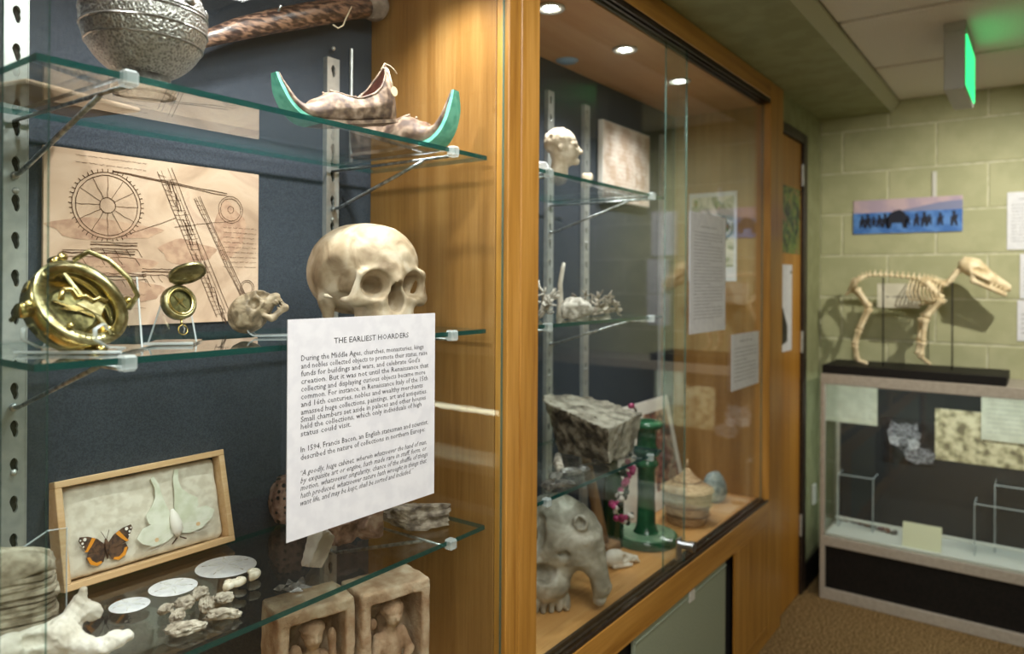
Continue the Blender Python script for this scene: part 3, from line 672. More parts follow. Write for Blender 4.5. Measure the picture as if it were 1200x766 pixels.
def beam(m, a, b, w0, hatch=10):
    a = np.array(a); b = np.array(b); t = (b - a) / np.linalg.norm(b - a); nn = np.array([-t[1], t[0]])
    for s in (-1, -.45, .5, 1): line(m, a + nn * w0 * s, b + nn * w0 * s, .0011 if abs(s) == 1 else .0007)
    for i in range(hatch):
        q = a + (b - a) * (i + .5) / hatch; line(m, q - nn * w0, q + nn * w0 * rg.uniform(-.2, 1) + t * w0 * .6, .0007, 3)
# a toothed treadwheel, its leaning mast and hoist ropes
beam(ik, (PW * .50, PH * .95), (PW * .80, PH * .05), .013, 30); beam(ik, (PW * .66, PH * .80), (PW * .93, PH * .12), .005, 24)
for r_ in (.052, .047, .012): ring(ik, PW * .25, PH * .70, r_)
for i in range(12):
    a = 2 * PI * i / 12; line(ik, (PW * .25 + .012 * math.cos(a), PH * .70 + .012 * math.sin(a)), (PW * .25 + .047 * math.cos(a), PH * .70 + .047 * math.sin(a)), .0008, 4)
for i in range(44):
    a = 2 * PI * i / 44; line(ik, (PW * .25 + .052 * math.cos(a), PH * .70 + .052 * math.sin(a)), (PW * .25 + .057 * math.cos(a), PH * .70 + .057 * math.sin(a)), .0012, 2)
for r_ in (.024, .020, .006): ring(ik, PW * .84, PH * .74, r_)
for r_ in (.014, .011): ring(ik, PW * .935, PH * .22, r_)
line(ik, (PW * .27, PH * .90), (PW * .82, PH * .83)); line(ik, (PW * .27, PH * .905), (PW * .82, PH * .845)); line(ik, (PW * .86, PH * .67), (PW * .55, PH * .60), .0008); line(ik, (PW * .3, PH * .52), (PW * .56, PH * .66), .0009)
for (x, y, L) in ((.07, .40, .30), (.18, .45, .20), (.20, .27, .22), (.40, .30, .15)):
    for d_ in (0, .012, .02): line(ik, (PW * x, PH * y + d_ * .5), (PW * (x + L), PH * y + d_ * .5), .0010 if d_ != .012 else .0018)
    for i in range(5): line(ik, (PW * (x + L * i / 4), PH * y), (PW * (x + L * i / 4 + .02), PH * y - .012), .0009, 3)
for r0, r1, x0, x1, n_ in ((.62, .36, .80, .985, 9), (.345, .30, .09, .33, 2), (.18, .10, .24, .42, 3), (.97, .93, .12, .42, 2)):
    for i in range(n_): scribble(ik, PW * x0, PW * x1, PH * (r0 + (r1 - r0) * i / max(1, n_ - 1)), .0042, .0006, rg)
for i in range(26):
    a = np.array((PW * .52, PH * .9)) + np.array((PW * .28, -PH * .85)) * rg.uniform(0, 1) + rg.normal(size=2) * .003; line(ik, a, a + np.array((.008, -.022)) * rg.uniform(.5, 1.6), .0013, 3)
for (x, y, rx, ry) in ((.25, .56, .085, .016), (.62, .45, .05, .02), (.30, .36, .06, .016), (.84, .60, .03, .05), (.36, .20, .05, .02)):
    ws.prism([(PW * x + rx * math.cos(t) * (1 + .12 * math.sin(5 * t)), PH * y + ry * math.sin(t) * (1 + .2 * math.cos(3 * t))) for t in np.linspace(0, 2 * PI, 25)[:-1]], .0001, .0003)
ws.build('wash_tint', 'sepia_wash', pk); xf(ik, T(0, 0, .0005)).build('ink_drawing', 'sepia', pk)
# ---- framed parchment in the candlestick case
c = [oy(*p, YB - .02) for p in ((706, 139), (761, 158), (761, 243), (706, 233))]
w2 = c[1][0] - c[0][0]; z2 = (c[2][2] + c[3][2]) / 2; h2 = c[0][2] - z2
fp = thing('mounted_parchment', 'pale parchment print mounted on a thick white board on the backing', 'print'); fp.matrix_world = facing((c[3][0], YB - .02, z2), (0, -1, 0))
MB().rbox((0, 0, -.018), (w2, h2, 0), .001).build('board', 'board_edge', fp); MB().box((.004, .004, 0), (w2 - .004, h2 - .004, .001)).build('sheet', 'parchment_pale', fp)
sk = MB(); rg = np.random.default_rng(5)
for x0, x1, n_ in ((.30, .62, 16), (.66, .94, 15), (.08, .24, 12)):
    for i in range(n_): scribble(sk, w2 * x0, w2 * x1, h2 * (.92 - .84 * i / n_), .008, .0016, rg)
for i in range(6): ring(sk, w2 * (.35 + .1 * i), h2 * (.3 + .08 * (i % 3)), .02, .002)
xf(sk, T(0, 0, .0014)).build('ink_drawing', 'sepia_wash', fp)

# ================================================================== TOP SHELF OF THE SKULL CASE
BX, BY, BR = .483, .125, .0755
b = thing('silver_ball', 'engraved silver metal ball on a low ring on the top shelf', 'ball', (BX, BY, ZS[0]))
MB().lathe([(.030, 0), (.038, .0), (.039, .008), (.032, .016), (.030, .026), (.026, .024)], 32, cap=False).build('base_ring', 'silver_plain', b, True)
bc = .018 + BR
prof = [(BR * math.cos(a), bc + BR * math.sin(a)) for a in np.linspace(-PI / 2 + .02, PI / 2 - .02, 40)]
MB().lathe(prof, 64).build('engraved_shell', 'silver', b, True)
for lat in (-.42, -.16, .10, .16, .46):
    r_ = BR * math.cos(lat); MB().lathe([(r_ + .0016 * math.cos(t), bc + BR * math.sin(lat) + .0016 * math.sin(t)) for t in np.linspace(0, 2 * PI, 7)], 64, cap=False).build('raised_band', 'silver_plain', b, True)
for k in range(8):
    a = 2 * PI * k / 8 + .3; r_ = BR * math.cos(.3)
    MB().lathe([(.0001, .004), (.004, .003), (.007, .001), (.009, 0)], 14, T(r_ * math.cos(a), r_ * math.sin(a), bc + BR * math.sin(.3)) @ RZ(a) @ RY(PI / 2 - .3)).build('boss', 'silver_plain', b, True)
MB().lathe([(.0001, .022), (.008, .02), (.011, .012), (.007, .006), (.013, 0)], 20, T(0, 0, bc + BR - .002)).build('finial', 'silver_plain', b, True)
MB_ = MB().rbox((-.12, -.06, 0), (.045, .07, .006), .002); tag(put(MB_.build('folded_card', 'parchment'), (.47, .27, ZS[0]), .25), 'folded brown card lying on the top shelf behind the silver ball', 'card')

# horn hung on the backing
hp = [oy(*p, YB - .052) for p in ((205, 62), (240, 46), (280, 34), (320, 25), (360, 18), (400, 11), (428, 8))]
hr = [.006, .0135, .019, .0215, .023, .023, .022]
hn = thing('curved_horn', 'long curved brown horn with pale hide knob hung above the slippers', 'horn', hp[6])
MB().tube([tuple(p - hp[6]) for p in hp], hr, 18).build('horn_body', 'horn', hn, True)
kb = oy(438, 6, YB - .052) - hp[6]; MB().ell(tuple(kb), (.034, .03, .033), 18, 12).build('hide_knob', 'fuzzy', hn, True)
sp = [oy(*p, YB - .075) - hp[6] for p in ((412, 8), (406, 20), (402, 30), (396, 33), (390, 29))]
MB().tube([tuple(p) for p in sp], .0014, 6).build('string', 'string', hn, True)
for px in (300, 415):
    k = oy(px, 20, YB) - hp[6]; MB().tube([(k[0], k[1] + .0, k[2]), (k[0], k[1] - .06, k[2] - .012), (k[0], k[1] - .075, k[2] + .006)], .003, 6).build('wall_hook', 'steel_rod', hn, True)

# ---- curled-toe slippers
def slipper(name, label, loc, rz, tg=False, roll=0, L=.20, pitch=0):
    s = thing(name, label, 'slipper', loc, group='pair of curled-toe slippers', rot=(roll, pitch, rz))
    ns, na = 40, 20
    def spine(t):                       # x along the foot (heel 0), z height of the sole
        if t < .62: return t / .62 * L * .80, .004 + .006 * max(0, (t - .35) / .27) ** 2
        a = (t - .62) / .38; return L * (.80 + .28 * math.sin(a * 1.55) - .03 * max(0, a - .8)), .010 + .082 * a ** 1.9
    def wid(t): return np.interp(t, [0, .06, .18, .4, .62, .8, .93, 1], [.012, .024, .030, .035, .031, .023, .017, .008])
    def hgt(t): return np.interp(t, [0, .06, .2, .35, .5, .65, .8, .93, 1], [.100, .088, .062, .052, .056, .036, .020, .013, .005])
    def openang(t): return np.interp(t, [0, .05, .12, .30, .42, .5, .52], [.0, .6, .95, 1.05, .85, .3, 0]) if t < .52 else 0.
    def shell(ins):
        m = MB(); vs = []
        for i in range(ns + 1):
            t = i / ns; x, z = spine(t); x2, z2 = spine(min(1, t + .01)); x1, z1 = spine(max(0, t - .01)); th = math.atan2(z2 - z1, x2 - x1)
            W_, H_ = wid(t) - ins, hgt(t) - ins; og = openang(t)
            for k in range(na + 1):
                a = og + (2 * PI - 2 * og) * k / na        # angle measured from the top, going round underneath
                yy = W_ * math.sin(a) * (1 + .12 * (math.cos(a) < 0)); zz = H_ * .5 * (1 + math.cos(a)) + (ins if ins else 0)
                if math.cos(a) < -.6: zz *= .6
                vs.append((x - math.sin(th) * zz, yy, z + math.cos(th) * zz))
        fs = [(i * (na + 1) + k, i * (na + 1) + k + 1, (i + 1) * (na + 1) + k + 1, (i + 1) * (na + 1) + k) for i in range(ns) for k in range(na)]
        return m.add(vs, fs)
    shell(0).build('upper', 'leather', s, True); shell(.0022).build('lining', 'maroon', s, True)
    so = MB(); vs = []
    for i in range(ns + 1):
        t = i / ns; x, z = spine(t); x2, z2 = spine(min(1, t + .01)); x1, z1 = spine(max(0, t - .01)); th = math.atan2(z2 - z1, x2 - x1); W_ = wid(t) * .93
        for yy, zz in ((-W_, .003), (W_, .003), (W_, -.003), (-W_, -.003)): vs.append((x - math.sin(th) * zz, yy, z + math.cos(th) * zz))
    fs = [(i * 4 + k, i * 4 + (k + 1) % 4, (i + 1) * 4 + (k + 1) % 4, (i + 1) * 4 + k) for i in range(ns) for k in range(4)] + [(0, 1, 2, 3), (ns * 4 + 3, ns * 4 + 2, ns * 4 + 1, ns * 4)]
    so.add(vs, fs); so.mi = [1 if (j // 4) / ns > .60 and j < ns * 4 else 0 for j in range(len(so.f))]; so.build('sole', ['leather', 'teal_sole'], s)
    # piped lip round the opening
    for sd in (-1, 1):
        lp = []
        for i in range(0, 21):
            t = i / ns; x, z = spine(t); og = openang(t); zz = hgt(t) * .5 * (1 + math.cos(og)); lp.append((x, sd * wid(t) * math.sin(og), z + zz))
        MB().tube(lp, .0022, 6).build('piping', 'leather', s, True)
    if tg:
        MB().tube([(.012, 0, .098), (.004, .004, .108), (-.008, .003, .104), (-.018, .001, .098), (-.024, 0, .090)], .0011, 5).tube([(.008, 0, .102), (.014, .022, .094), (.016, .028, .074), (.016, .030, .062)], .0011, 5).build('string', 'string', s, True)
        MB().lathe([(.0001, -.0006), (.0085, -.0006), (.0085, .0006), (.0001, .0006)], 18, T(.016, .032, .054) @ RZ(.2) @ RX(PI / 2)).build('paper_tag', 'tag_paper', s)
    return s
SL1 = slipper('curled_slipper', 'worn curled-toe leather slipper with a round paper tag, heel propped on its mate', (.957, .150, ZS[0] + .050), PI - .10, True, L=.212, pitch=.21)
SL2 = slipper('curled_slipper', 'worn curled-toe leather slipper lying flat, teal toe turned to the glass', (.995, .300, ZS[0] + .004), -1.40, False, L=.180)
SL2.scale = (1.2, 1.15, 1.22)

# ================================================================== MIDDLE SHELF OF THE SKULL CASE
ZM = ZS[1]
def skullmat(name, stops, scale=16):
    return pm(name, stops, scale, 7, .55, bump=.35, bscale=90, dist=.7)
# ---- human skull (centimetres, face towards +x)
def f_skull(P):
    Q = P.copy(); Q[:, 1] = np.abs(Q[:, 1])            # symmetric
    d = sE(P, (-1.0, 0, 9.4), (9.2, 7.4, 6.7))
    d = smin(d, sE(P, (3.8, 0, 10.2), (4.6, 5.6, 4.9)), 2.2)
    d = smin(d, sE(P, (-4.5, 0, 7.6), (5.2, 5.8, 5.0)), 2.0)
    face = sB(P, (5.4, 0, 4.4), (3.2, 3.7, 3.8), 1.6)
    d = smin(d, face, 1.6)
    d = smin(d, sC(Q, (8.0, .6, 9.0), (7.5, 4.7, 8.4), .75, .7), 1.0)              # brow
    d = smin(d, sC(Q, (7.4, 4.9, 8.2), (6.7, 5.6, 5.2), .65, .75), .7)             # outer rim of the orbit
    d = smin(d, sC(Q, (7.9, 2.6, 4.9), (6.6, 5.4, 4.6), .9, .9), .9)               # cheekbone
    d = smin(d, sC(Q, (6.3, 5.9, 4.6), (.6, 6.7, 5.3), .55, .5), .4)               # arch
    d = smin(d, sC(P, (8.4, 0, 8.6), (9.0, 0, 7.2), .8, .7), .6)                 # nasal bones
    d = smin(d, sE(P, (6.6, 0, 2.0), (2.7, 3.1, 2.2)), 1.0)                        # upper jaw
    d = smin(d, sC(Q, (-1.6, 5.4, 4.6), (-1.4, 5.2, 2.4), 1.4, .8), .8)            # mastoid
    d = ssub(d, sE(Q, (3.0, 7.7, 7.4), (2.6, 1.8, 3.0)), 1.4)                      # temple
    d = ssub(d, sE(Q, (3.0, 5.1, 4.7), (2.0, 1.0, 1.2)), .5)
    d = ssub(d, sE(Q, (8.7, 3.25, 6.95), (3.1, 2.15, 1.98)), .45)                  # orbit
    d = ssub(d, sE(Q, (5.8, 2.4, 6.9), (2.2, 1.2, 1.2)), .6)
    d = ssub(d, np.minimum(sE(P, (8.6, 0, 4.7), (3.4, 1.35, 1.6)), sE(P, (8.8, 0, 6.0), (3.2, .80, 1.5))), .25)   # nose
    tt_ = 9.
    for k in range(5):                                                             # teeth
        a = .16 + .3 * k; d = smin(d, sC(Q, (6.2 + 2.9 * math.cos(a), 2.9 * math.sin(a), 1.6), (6.2 + 2.8 * math.cos(a), 2.8 * math.sin(a), .3), .46, .38), .12)
    return d + .10 * noise(P, .9, 3) + .05 * noise(P, 2.3, 4)
sm_ = floor0(xf(nets(f_skull, (-11, -8.5, -.4), (11, 8.5, 17.2), .235), Matrix.Scale(.0117, 4)))
hs = thing('human_skull', 'yellowed human skull without lower jaw on the middle shelf', 'skull', (.886, .150, ZM), math.radians(-101))
sm_.build('cranium', 'bone', hs, True)
for k in range(3):                                                                 # sutures
    rg = np.random.default_rng(40 + k); pts = []
    for i in range(34):
        t = i / 33; x = (.9 - 1.2 * t, -2.2 - .6 * t, 3.0 - 2.6 * t)[k]; ya = (-5.0 + 9 * t, 3.0 - 1.0 * t, -6.0 + 1.2 * t)[k]; zz = 18.
        pts.append((x + rg.normal() * .10, ya + rg.normal() * .10))
    # drop each point on the vault
    cr = MB(); out = []
    for (x, y) in pts:
        zs = np.linspace(17, 8, 120); v = f_skull(np.array([(x, y, z) for z in zs])); i = np.argmax(v < 0); out.append((x * .0117, y * .0117, (zs[i] + .02) * .0117 + 0))
    zmin = 0
    MB().tube(out, .00035, 4).build('suture', 'bone_brown', hs)

# ---- small primate skull with open jaw, on a clear stand
def f_monkey(P):
    Q = P.copy(); Q[:, 1] = np.abs(Q[:, 1])
    d = sE(P, (-.3, 0, 5.2), (4.2, 3.6, 3.7))
    d = smin(d, sE(P, (2.6, 0, 5.6), (2.4, 2.5, 2.0)), 1.2)
    d = smin(d, sC(P, (3.0, 0, 4.2), (5.4, 0, 3.9), 1.7, 1.05), 1.0)
    d = smin(d, sC(Q, (3.4, 1.2, 6.9), (3.2, 2.5, 6.0), .5, .5), .6)
    d = smin(d, sC(Q, (3.2, 2.6, 4.6), (.4, 3.0, 4.2), .4, .4), .4)
    d = ssub(d, sE(Q, (4.5, 1.35, 5.9), (1.7, 1.05, 1.0)), .3)
    d = ssub(d, sE(P, (5.9, 0, 4.7), (.9, .5, .7)), .2)
    d = ssub(d, sE(Q, (2.0, 3.0, 5.6), (1.0, .9, 1.0)), .4)
    for k in range(4):
        a = .3 + .45 * k; d = smin(d, sC(Q, (4.6 + 1.2 * math.cos(a), .95 * math.sin(a), 3.2), (4.7 + 1.2 * math.cos(a), .9 * math.sin(a), 2.5), .3, .16), .1)
    j = sC(Q, (5.3, .5, 1.1), (2.2, 1.7, 1.3), .62, .6); j = smin(j, sC(Q, (2.2, 1.8, 1.3), (1.2, 2.1, 3.4), .6, .5), .5); j = smin(j, sC(P, (5.2, -.6, 1.0), (5.2, .6, 1.0), .7), .4)
    for k in range(4):
        a = .25 + .5 * k; j = smin(j, sC(Q, (4.5 + 1.1 * math.cos(a), .9 * math.sin(a), 1.4), (4.6 + 1.2 * math.cos(a), .9 * math.sin(a), 2.2), .28, .16), .1)
    return np.minimum(d, j) + .12 * noise(P, 1.4, 8) + .06 * noise(P, 3.5, 9)
ms = floor0(xf(nets(f_monkey, (-5.2, -4.4, -.4), (7.4, 4.4, 9.6), .17), Matrix.Scale(.0080, 4)))
mx_ = xf(ms, RY(-.80)); mx_ = floor0(mx_)
mk = thing('small_primate_skull', 'small mottled brown primate skull with open jaw on a clear stand', 'skull', (.708, .175, ZM + .006), math.radians(-42))
mx_.build('skull', 'bone_brown', mk, True)
ac = thing('acrylic_stand', 'clear acrylic cradle holding the small primate skull', 'stand', (.708, .175, ZM), math.radians(-42))
pth = [(-.044, .050), (-.040, .030), (-.026, .006), (-.020, .002), (.030, .002), (.036, .006), (.044, .022)]
m = MB()
for i in range(len(pth) - 1):
    (xa, za), (xb, zb) = pth[i], pth[i + 1]; n_ = Vector((-(zb - za), xb - xa)).normalized() * .0022
    m.prism([(xa, za), (xb, zb), (xb - n_.x, zb - n_.y), (xa - n_.x, za - n_.y)], -.016, .016, basis((0, 0, .0022), (1, 0, 0), (0, 0, 1), (0, -1, 0)))
m.build('bent_strip', 'acrylic_edge', ac)

# ---- clear easels
def easel(label, loc, rz, w_, h_, hooks=False, lean=.35, ledge=.03):
    e = thing('acrylic_easel', label, 'stand', loc, rz)
    MB().rbox((-w_ / 2, -ledge, 0), (w_ / 2, .05, .003), .0008).build('base_plate', 'acrylic', e)
    t = .003; B4 = T(0, 0, .003) @ RX(-lean)
    MB().prism([(-w_ / 2, 0), (w_ / 2, 0), (w_ * .30, h_), (-w_ * .30, h_)], 0, t, B4 @ RX(PI / 2)).build('back_plate', 'acrylic', e)
    MB().tube([(-w_ / 2, -ledge, .003), (w_ / 2, -ledge, .003)], .0022, 6).build('front_lip', 'acrylic_edge', e)
    for sx in (-1, 1): MB().tube([tuple(B4 @ Vector((sx * w_ / 2, 0, 0))), tuple(B4 @ Vector((sx * w_ * .30, 0, h_)))], .0013, 6).build('polished_edge', 'acrylic_edge', e)
    if hooks:
        for sx in (-1, 1):
            MB().tube([(sx * w_ * .33, -.004, .003), (sx * w_ * .33, -ledge * .8, .008), (sx * w_ * .33, -ledge * 1.35, .020), (sx * w_ * .33, -ledge * 1.35, .032), (sx * w_ * .33, -ledge * 1.0, .037), (sx * w_ * .33, -ledge * .85, .030)], .0028, 8, flat=.6).build('hook', 'acrylic_edge', e, True)
    return e
# ---- brass universal sundial
def dirs(px, py):
    """viewer-facing axes at a pixel: right, up, towards the viewer"""
    n_ = -ray(px, py); n_ = n_ / np.linalg.norm(n_); r = np.cross(U0, n_); r /= np.linalg.norm(r); return r, np.cross(n_, r), n_
SDc = oy(94, 356, .135); r_, u_, n_ = dirs(95, 352)
nrm = Vector(tuple(.52 * r_ + .50 * u_ + .69 * n_)).normalized(); xa = Vector(tuple(r_ * .72 - u_ * .69)); xa = (xa - nrm * xa.dot(nrm)).normalized(); ya = nrm.cross(xa)
sd = thing('brass_sundial', 'large polished brass ring sundial compass leaning on a clear easel', 'sundial'); sd.matrix_world = basis(SDc, xa, ya, nrm) @ Matrix.Scale(.86, 4)
R1 = .066
MB().lathe([(R1 - .004, -.030), (R1, -.030), (R1 + .0015, -.015), (R1, .004), (R1 - .004, .004)], 48, cap=False).build('drum_wall', 'brass', sd, True)
MB().lathe([(.0001, -.029), (R1 - .003, -.029), (R1 - .003, -.031), (.0001, -.031)], 40).build('drum_floor', 'brass', sd)
MB().lathe([(R1 - .013, .003), (R1 + .002, .003), (R1 + .003, .006), (R1 + .002, .008), (R1 - .013, .008), (R1 - .013, .003)], 48, cap=False).build('chapter_ring', 'brass_old', sd, True)
tk = MB()
for k in range(48):
    a = 2 * PI * k / 48; tk.box((R1 - .011, -.0005, .008), (R1 - .011 + (.011 if k % 4 == 0 else .006), .0005, .0086), RZ(a))
tk.build('hour_marks', 'brass_dark', sd)['kind'] = 'stuff'
MB().lathe([(.0001, -.026), (.036, -.026), (.036, -.018), (.032, -.016), (.0001, -.016)], 32).build('compass_bowl', 'brass_dark', sd)
MB().box((-.030, -.002, -.0150), (.030, .002, -.0135), RZ(.5)).prism([(-.005, 0), (0, .026), (.005, 0), (0, -.026)], -.0135, -.0125, RZ(-.6)).build('compass_needle', 'brass', sd)
up_ = MB()                                               # raised hour arc
arc = [(.058 * math.cos(a), .010 + .030 * math.sin(a) * .2 - .02, .010 + .050 * math.sin(a)) for a in np.linspace(.05, PI - .05, 26)]
MB().tube(arc, .0045, 8, flat=1.6).build('hour_arc', 'brass_old', sd, True)
MB().tube([(-.050, .046, .010), (-.046, .052, .034), (-.020, .060, .040), (.018, .060, .040), (.044, .052, .034), (.050, .046, .010)], .004, 8).build('latitude_arm', 'brass_old', sd, True)
MB().rbox((-.060, -.003, .009), (.060, .003, .013), .001, M4=RZ(-.25)).build('crossbar', 'brass_old', sd)
sc_ = [(-.022, -.030), (-.030, -.016), (-.022, -.004), (-.010, -.010), (-.004, .002), (.008, .004), (.010, .016), (.022, .020)]
MB().tube([(x, y, .014) for x, y in sc_], .0042, 8).build('scroll_gnomon', 'brass', sd, True)
MB().prism([(-.004, -.018), (.030, -.006), (.022, .018), (.002, .008)], .011, .014).build('gnomon_plate', 'brass_old', sd)
for k in range(4):
    a = PI / 4 + k * PI / 2 + .2; B4 = T((R1 + .010) * math.cos(a), (R1 + .010) * math.sin(a), -.012)
    MB().tube([(0, 0, -.026), (0, 0, .016)], .0035, 10, M4=B4).lathe([(.0001, -.006), (.010, -.006), (.011, 0), (.010, .006), (.0001, .006)], 16, B4 @ RZ(a) @ RY(PI / 2)).lathe([(.004, .014), (.007, .016), (.007, .019), (.0001, .021)], 12, B4).build('levelling_screw', 'brass', sd, True)
for k in range(3):
    a = 2.4 + k * .55; MB().rbox((R1 + .0005, -.008, -.022), (R1 + .003, .008, -.010), .001, M4=RZ(a)).build('side_panel', 'brass_old', sd)
for (x, y) in ((-.052, -.006), (.030, .043), (.012, -.051), (.05, -.01)): MB().lathe([(.0001, .006), (.004, .005), (.005, 0)], 12, T(x, y, .008)).build('thumb_screw', 'brass', sd, True)
easel('clear acrylic easel with curled hooks under the brass sundial', (.437, .16, ZM), math.radians(-48), .12, .10, True, .45, .062)

# ---- brass pocket compass
CPc = oy(210, 354, .16); r_, u_, n_ = dirs(210, 354)
nrm = Vector(tuple(.50 * r_ + .22 * u_ + .84 * n_)).normalized(); ya = Vector(tuple(u_)); ya = (ya - nrm * ya.dot(nrm)).normalized(); xa = ya.cross(nrm)
cp = thing('pocket_compass', 'small brass pocket compass with its lid open on a clear easel', 'compass'); cp.matrix_world = basis(CPc, xa, ya, nrm)
R2 = .0245
MB().lathe([(.0001, -.010), (R2 - .003, -.010), (R2, -.006), (R2, .003), (R2 - .002, .006), (R2 - .006, .006), (R2 - .006, .001)], 36, cap=False).build('case', 'brass_old', cp, True)
MB().lathe([(R2 - .0085, .0052), (R2 - .0055, .0072), (R2 - .004, .0052)], 36, cap=False).build('bezel', 'brass', cp, True)
MB().lathe([(.0001, .0015), (R2 - .006, .0015)], 30, cap=False).build('dial', 'brass_dark', cp)
MB().prism([(-.0022, 0), (0, .013), (.0022, 0), (0, -.013)], .0025, .0032, RZ(.7)).prism([(-.0022, 0), (0, .010), (.0022, 0), (0, -.010)], .0020, .0024, RZ(-.85)).build('needle', 'brass', cp)
LB = T(0, R2 + .001, .006) @ RX(1.95) @ T(0, 0, 0)
nl = Vector(tuple(-.12 * r_ + .93 * u_ + .25 * n_))
LQ = basis((0, R2 + .004, .004), (1, 0, 0), (0, math.cos(1.25), math.sin(1.25)), (0, -math.sin(1.25), math.cos(1.25)))
MB().lathe([(.0001, .001), (R2 - .004, .002), (R2, .005), (R2, -.001), (R2 - .003, -.001), (R2 - .005, .0005), (.0001, -.001)], 36, LQ @ T(0, R2, 0), cap=False).build('lid', 'brass_old', cp, True)
MB().tube([(-.006, R2 + .002, .004), (.006, R2 + .002, .004)], .0026, 8).build('hinge', 'brass_old', cp, True)
MB().tube([(0, -R2 + .001, 0), (0, -R2 - .009, 0)], .0018, 8).build('stem', 'brass', cp, True)
rgp = [(.0068 * math.sin(a), -R2 - .015 + .0068 * math.cos(a), .001) for a in np.linspace(0, 2 * PI, 19)]
MB().tube(rgp, .0010, 6, cap=False).build('ring', 'brass', cp, True)
cl2 = MB()
for k in range(3): cl2.ell((.001 * k - .001, -R2 - .021 - .0035 * k, .002), (.0022, .0026, .0016), 8, 6)
MB().tube([(0, -R2 - .008, .001), (.002, -R2 - .014, .002), (0, -R2 - .019, .002)], .0011, 5).build('chain', 'steel_rod', cp, True)
easel('clear acrylic easel under the brass pocket compass', (.545, .165, ZM), math.radians(-40), .062, .055, False, .30, .026)

# ================================================================== BOTTOM SHELF OF THE SKULL CASE
ZB = ZS[2]
# ---- insect box: corners fitted to the shelf, leaning back
bz = ZB + .010
tb = thing('insect_box', 'pale wooden insect box with butterfly and moth leaning against the backing', 'box')
BLp, BRp = oz(76, 695, bz), oz(276, 633, bz)
bx_ = Vector(tuple(BRp - BLp)); BWd = bx_.length; bx_.normalize(); hb = Vector((-bx_.y, bx_.x, 0)); ln = math.radians(14)
by_ = (Vector((0, 0, 1)) * math.cos(ln) + hb * math.sin(ln)).normalized(); bx2 = bx_; bz_ = bx2.cross(by_)
tilt = math.radians(-2.2); tb.matrix_world = basis(BLp, bx2, by_, bz_) @ RZ(0)
BHt, BDp, wt = .158, .036, .010
MB().rbox((0, 0, -BDp), (BWd, wt, 0), .001).build('bottom_wall', 'pine', tb); MB().rbox((0, BHt - wt, -BDp), (BWd, BHt, 0), .001).build('top_wall', 'pine', tb)
MB().rbox((0, wt, -BDp), (wt, BHt - wt, 0), .001).build('side_wall', 'pine', tb); MB().rbox((BWd - wt, wt, -BDp), (BWd, BHt - wt, 0), .001).build('side_wall', 'pine', tb)
MB().box((wt, wt, -BDp), (BWd - wt, BHt - wt, -BDp + .004)).build('backing_board', 'pine', tb)
cot = nets(lambda P: sB(P, (0, 0, 0), (.5, .27, .045), .04) + .02 * noise(P, 9, 2) + .01 * noise(P, 22, 3), (-.6, -.36, -.1), (.6, .36, .1), .022)
xf(cot, T(BWd / 2, BHt / 2, -BDp + .012) @ Matrix.Diagonal((BWd * .93, BHt * 1.6, .20, 1))); cot.build('cotton_pad', 'cotton', tb, True)
def wing(poly, z0, z1, M4): return MB().prism(poly, z0, z1, M4)
bf = thing('red_admiral_butterfly', 'brown butterfly with orange bands and white wing tips in the insect box', 'butterfly'); bf.matrix_world = tb.matrix_world @ T(BWd * .245, BHt * .285, -BDp + .024) @ RZ(-.0)
for sx in (-1, 1):
    S4 = Matrix.Diagonal((sx, 1, 1, 1)) @ RY(-.12)
    fwv = [(.002, .006), (.012, .017), (.026, .024), (.038, .026), (.040, .020), (.034, .010), (.030, .002), (.014, -.002), (.002, -.002)]
    hwv = [(.002, -.001), (.014, -.002), (.028, .000), (.031, -.008), (.026, -.017), (.016, -.022), (.006, -.018), (.002, -.008)]
    w1 = MB().prism(fwv, .0006, .0012, S4).build('forewing', 'brown_wing', bf); w2_ = MB().prism(hwv, 0, .0006, S4).build('hindwing', 'brown_wing', bf)
    MB().prism([(.015, .018), (.020, .021), (.030, .006), (.033, .003), (.029, .002), (.022, .009)], .0012, .0016, S4).build('orange_band', 'orange', w1)
    MB().prism([(.030, -.006), (.026, -.017), (.016, -.022), (.008, -.019), (.010, -.016), (.017, -.017), (.023, -.012), (.026, -.006)], .0006, .0010, S4).build('orange_margin', 'orange', w2_)
    for (x, y, r) in ((.031, .021, .0026), (.035, .016, .0018), (.034, .011, .0014), (.0375, .021, .0013)): MB().lathe([(.0001, .0017), (r, .0017)], 8, S4 @ T(x, y, 0), cap=False).build('white_spot', 'white_dot', w1)
    MB().tube([(.001, .012, .002), (.006 * sx, .026, .003)], .0004, 4).build('antenna', 'brown_wing', bf)
MB().tube([(0, .014, .002), (0, .008, .003), (0, -.004, .003), (0, -.016, .001)], [.0015, .003, .0028, .0008], 8).build('body', 'brown_wing', bf, True)
mt = thing('luna_moth', 'pale green long-tailed moth in the insect box', 'moth'); mt.matrix_world = tb.matrix_world @ T(BWd * .645, BHt * .34, -BDp + .024) @ RZ(PI + .10) @ Matrix.Diagonal((1.22, 1.12, 1, 1))
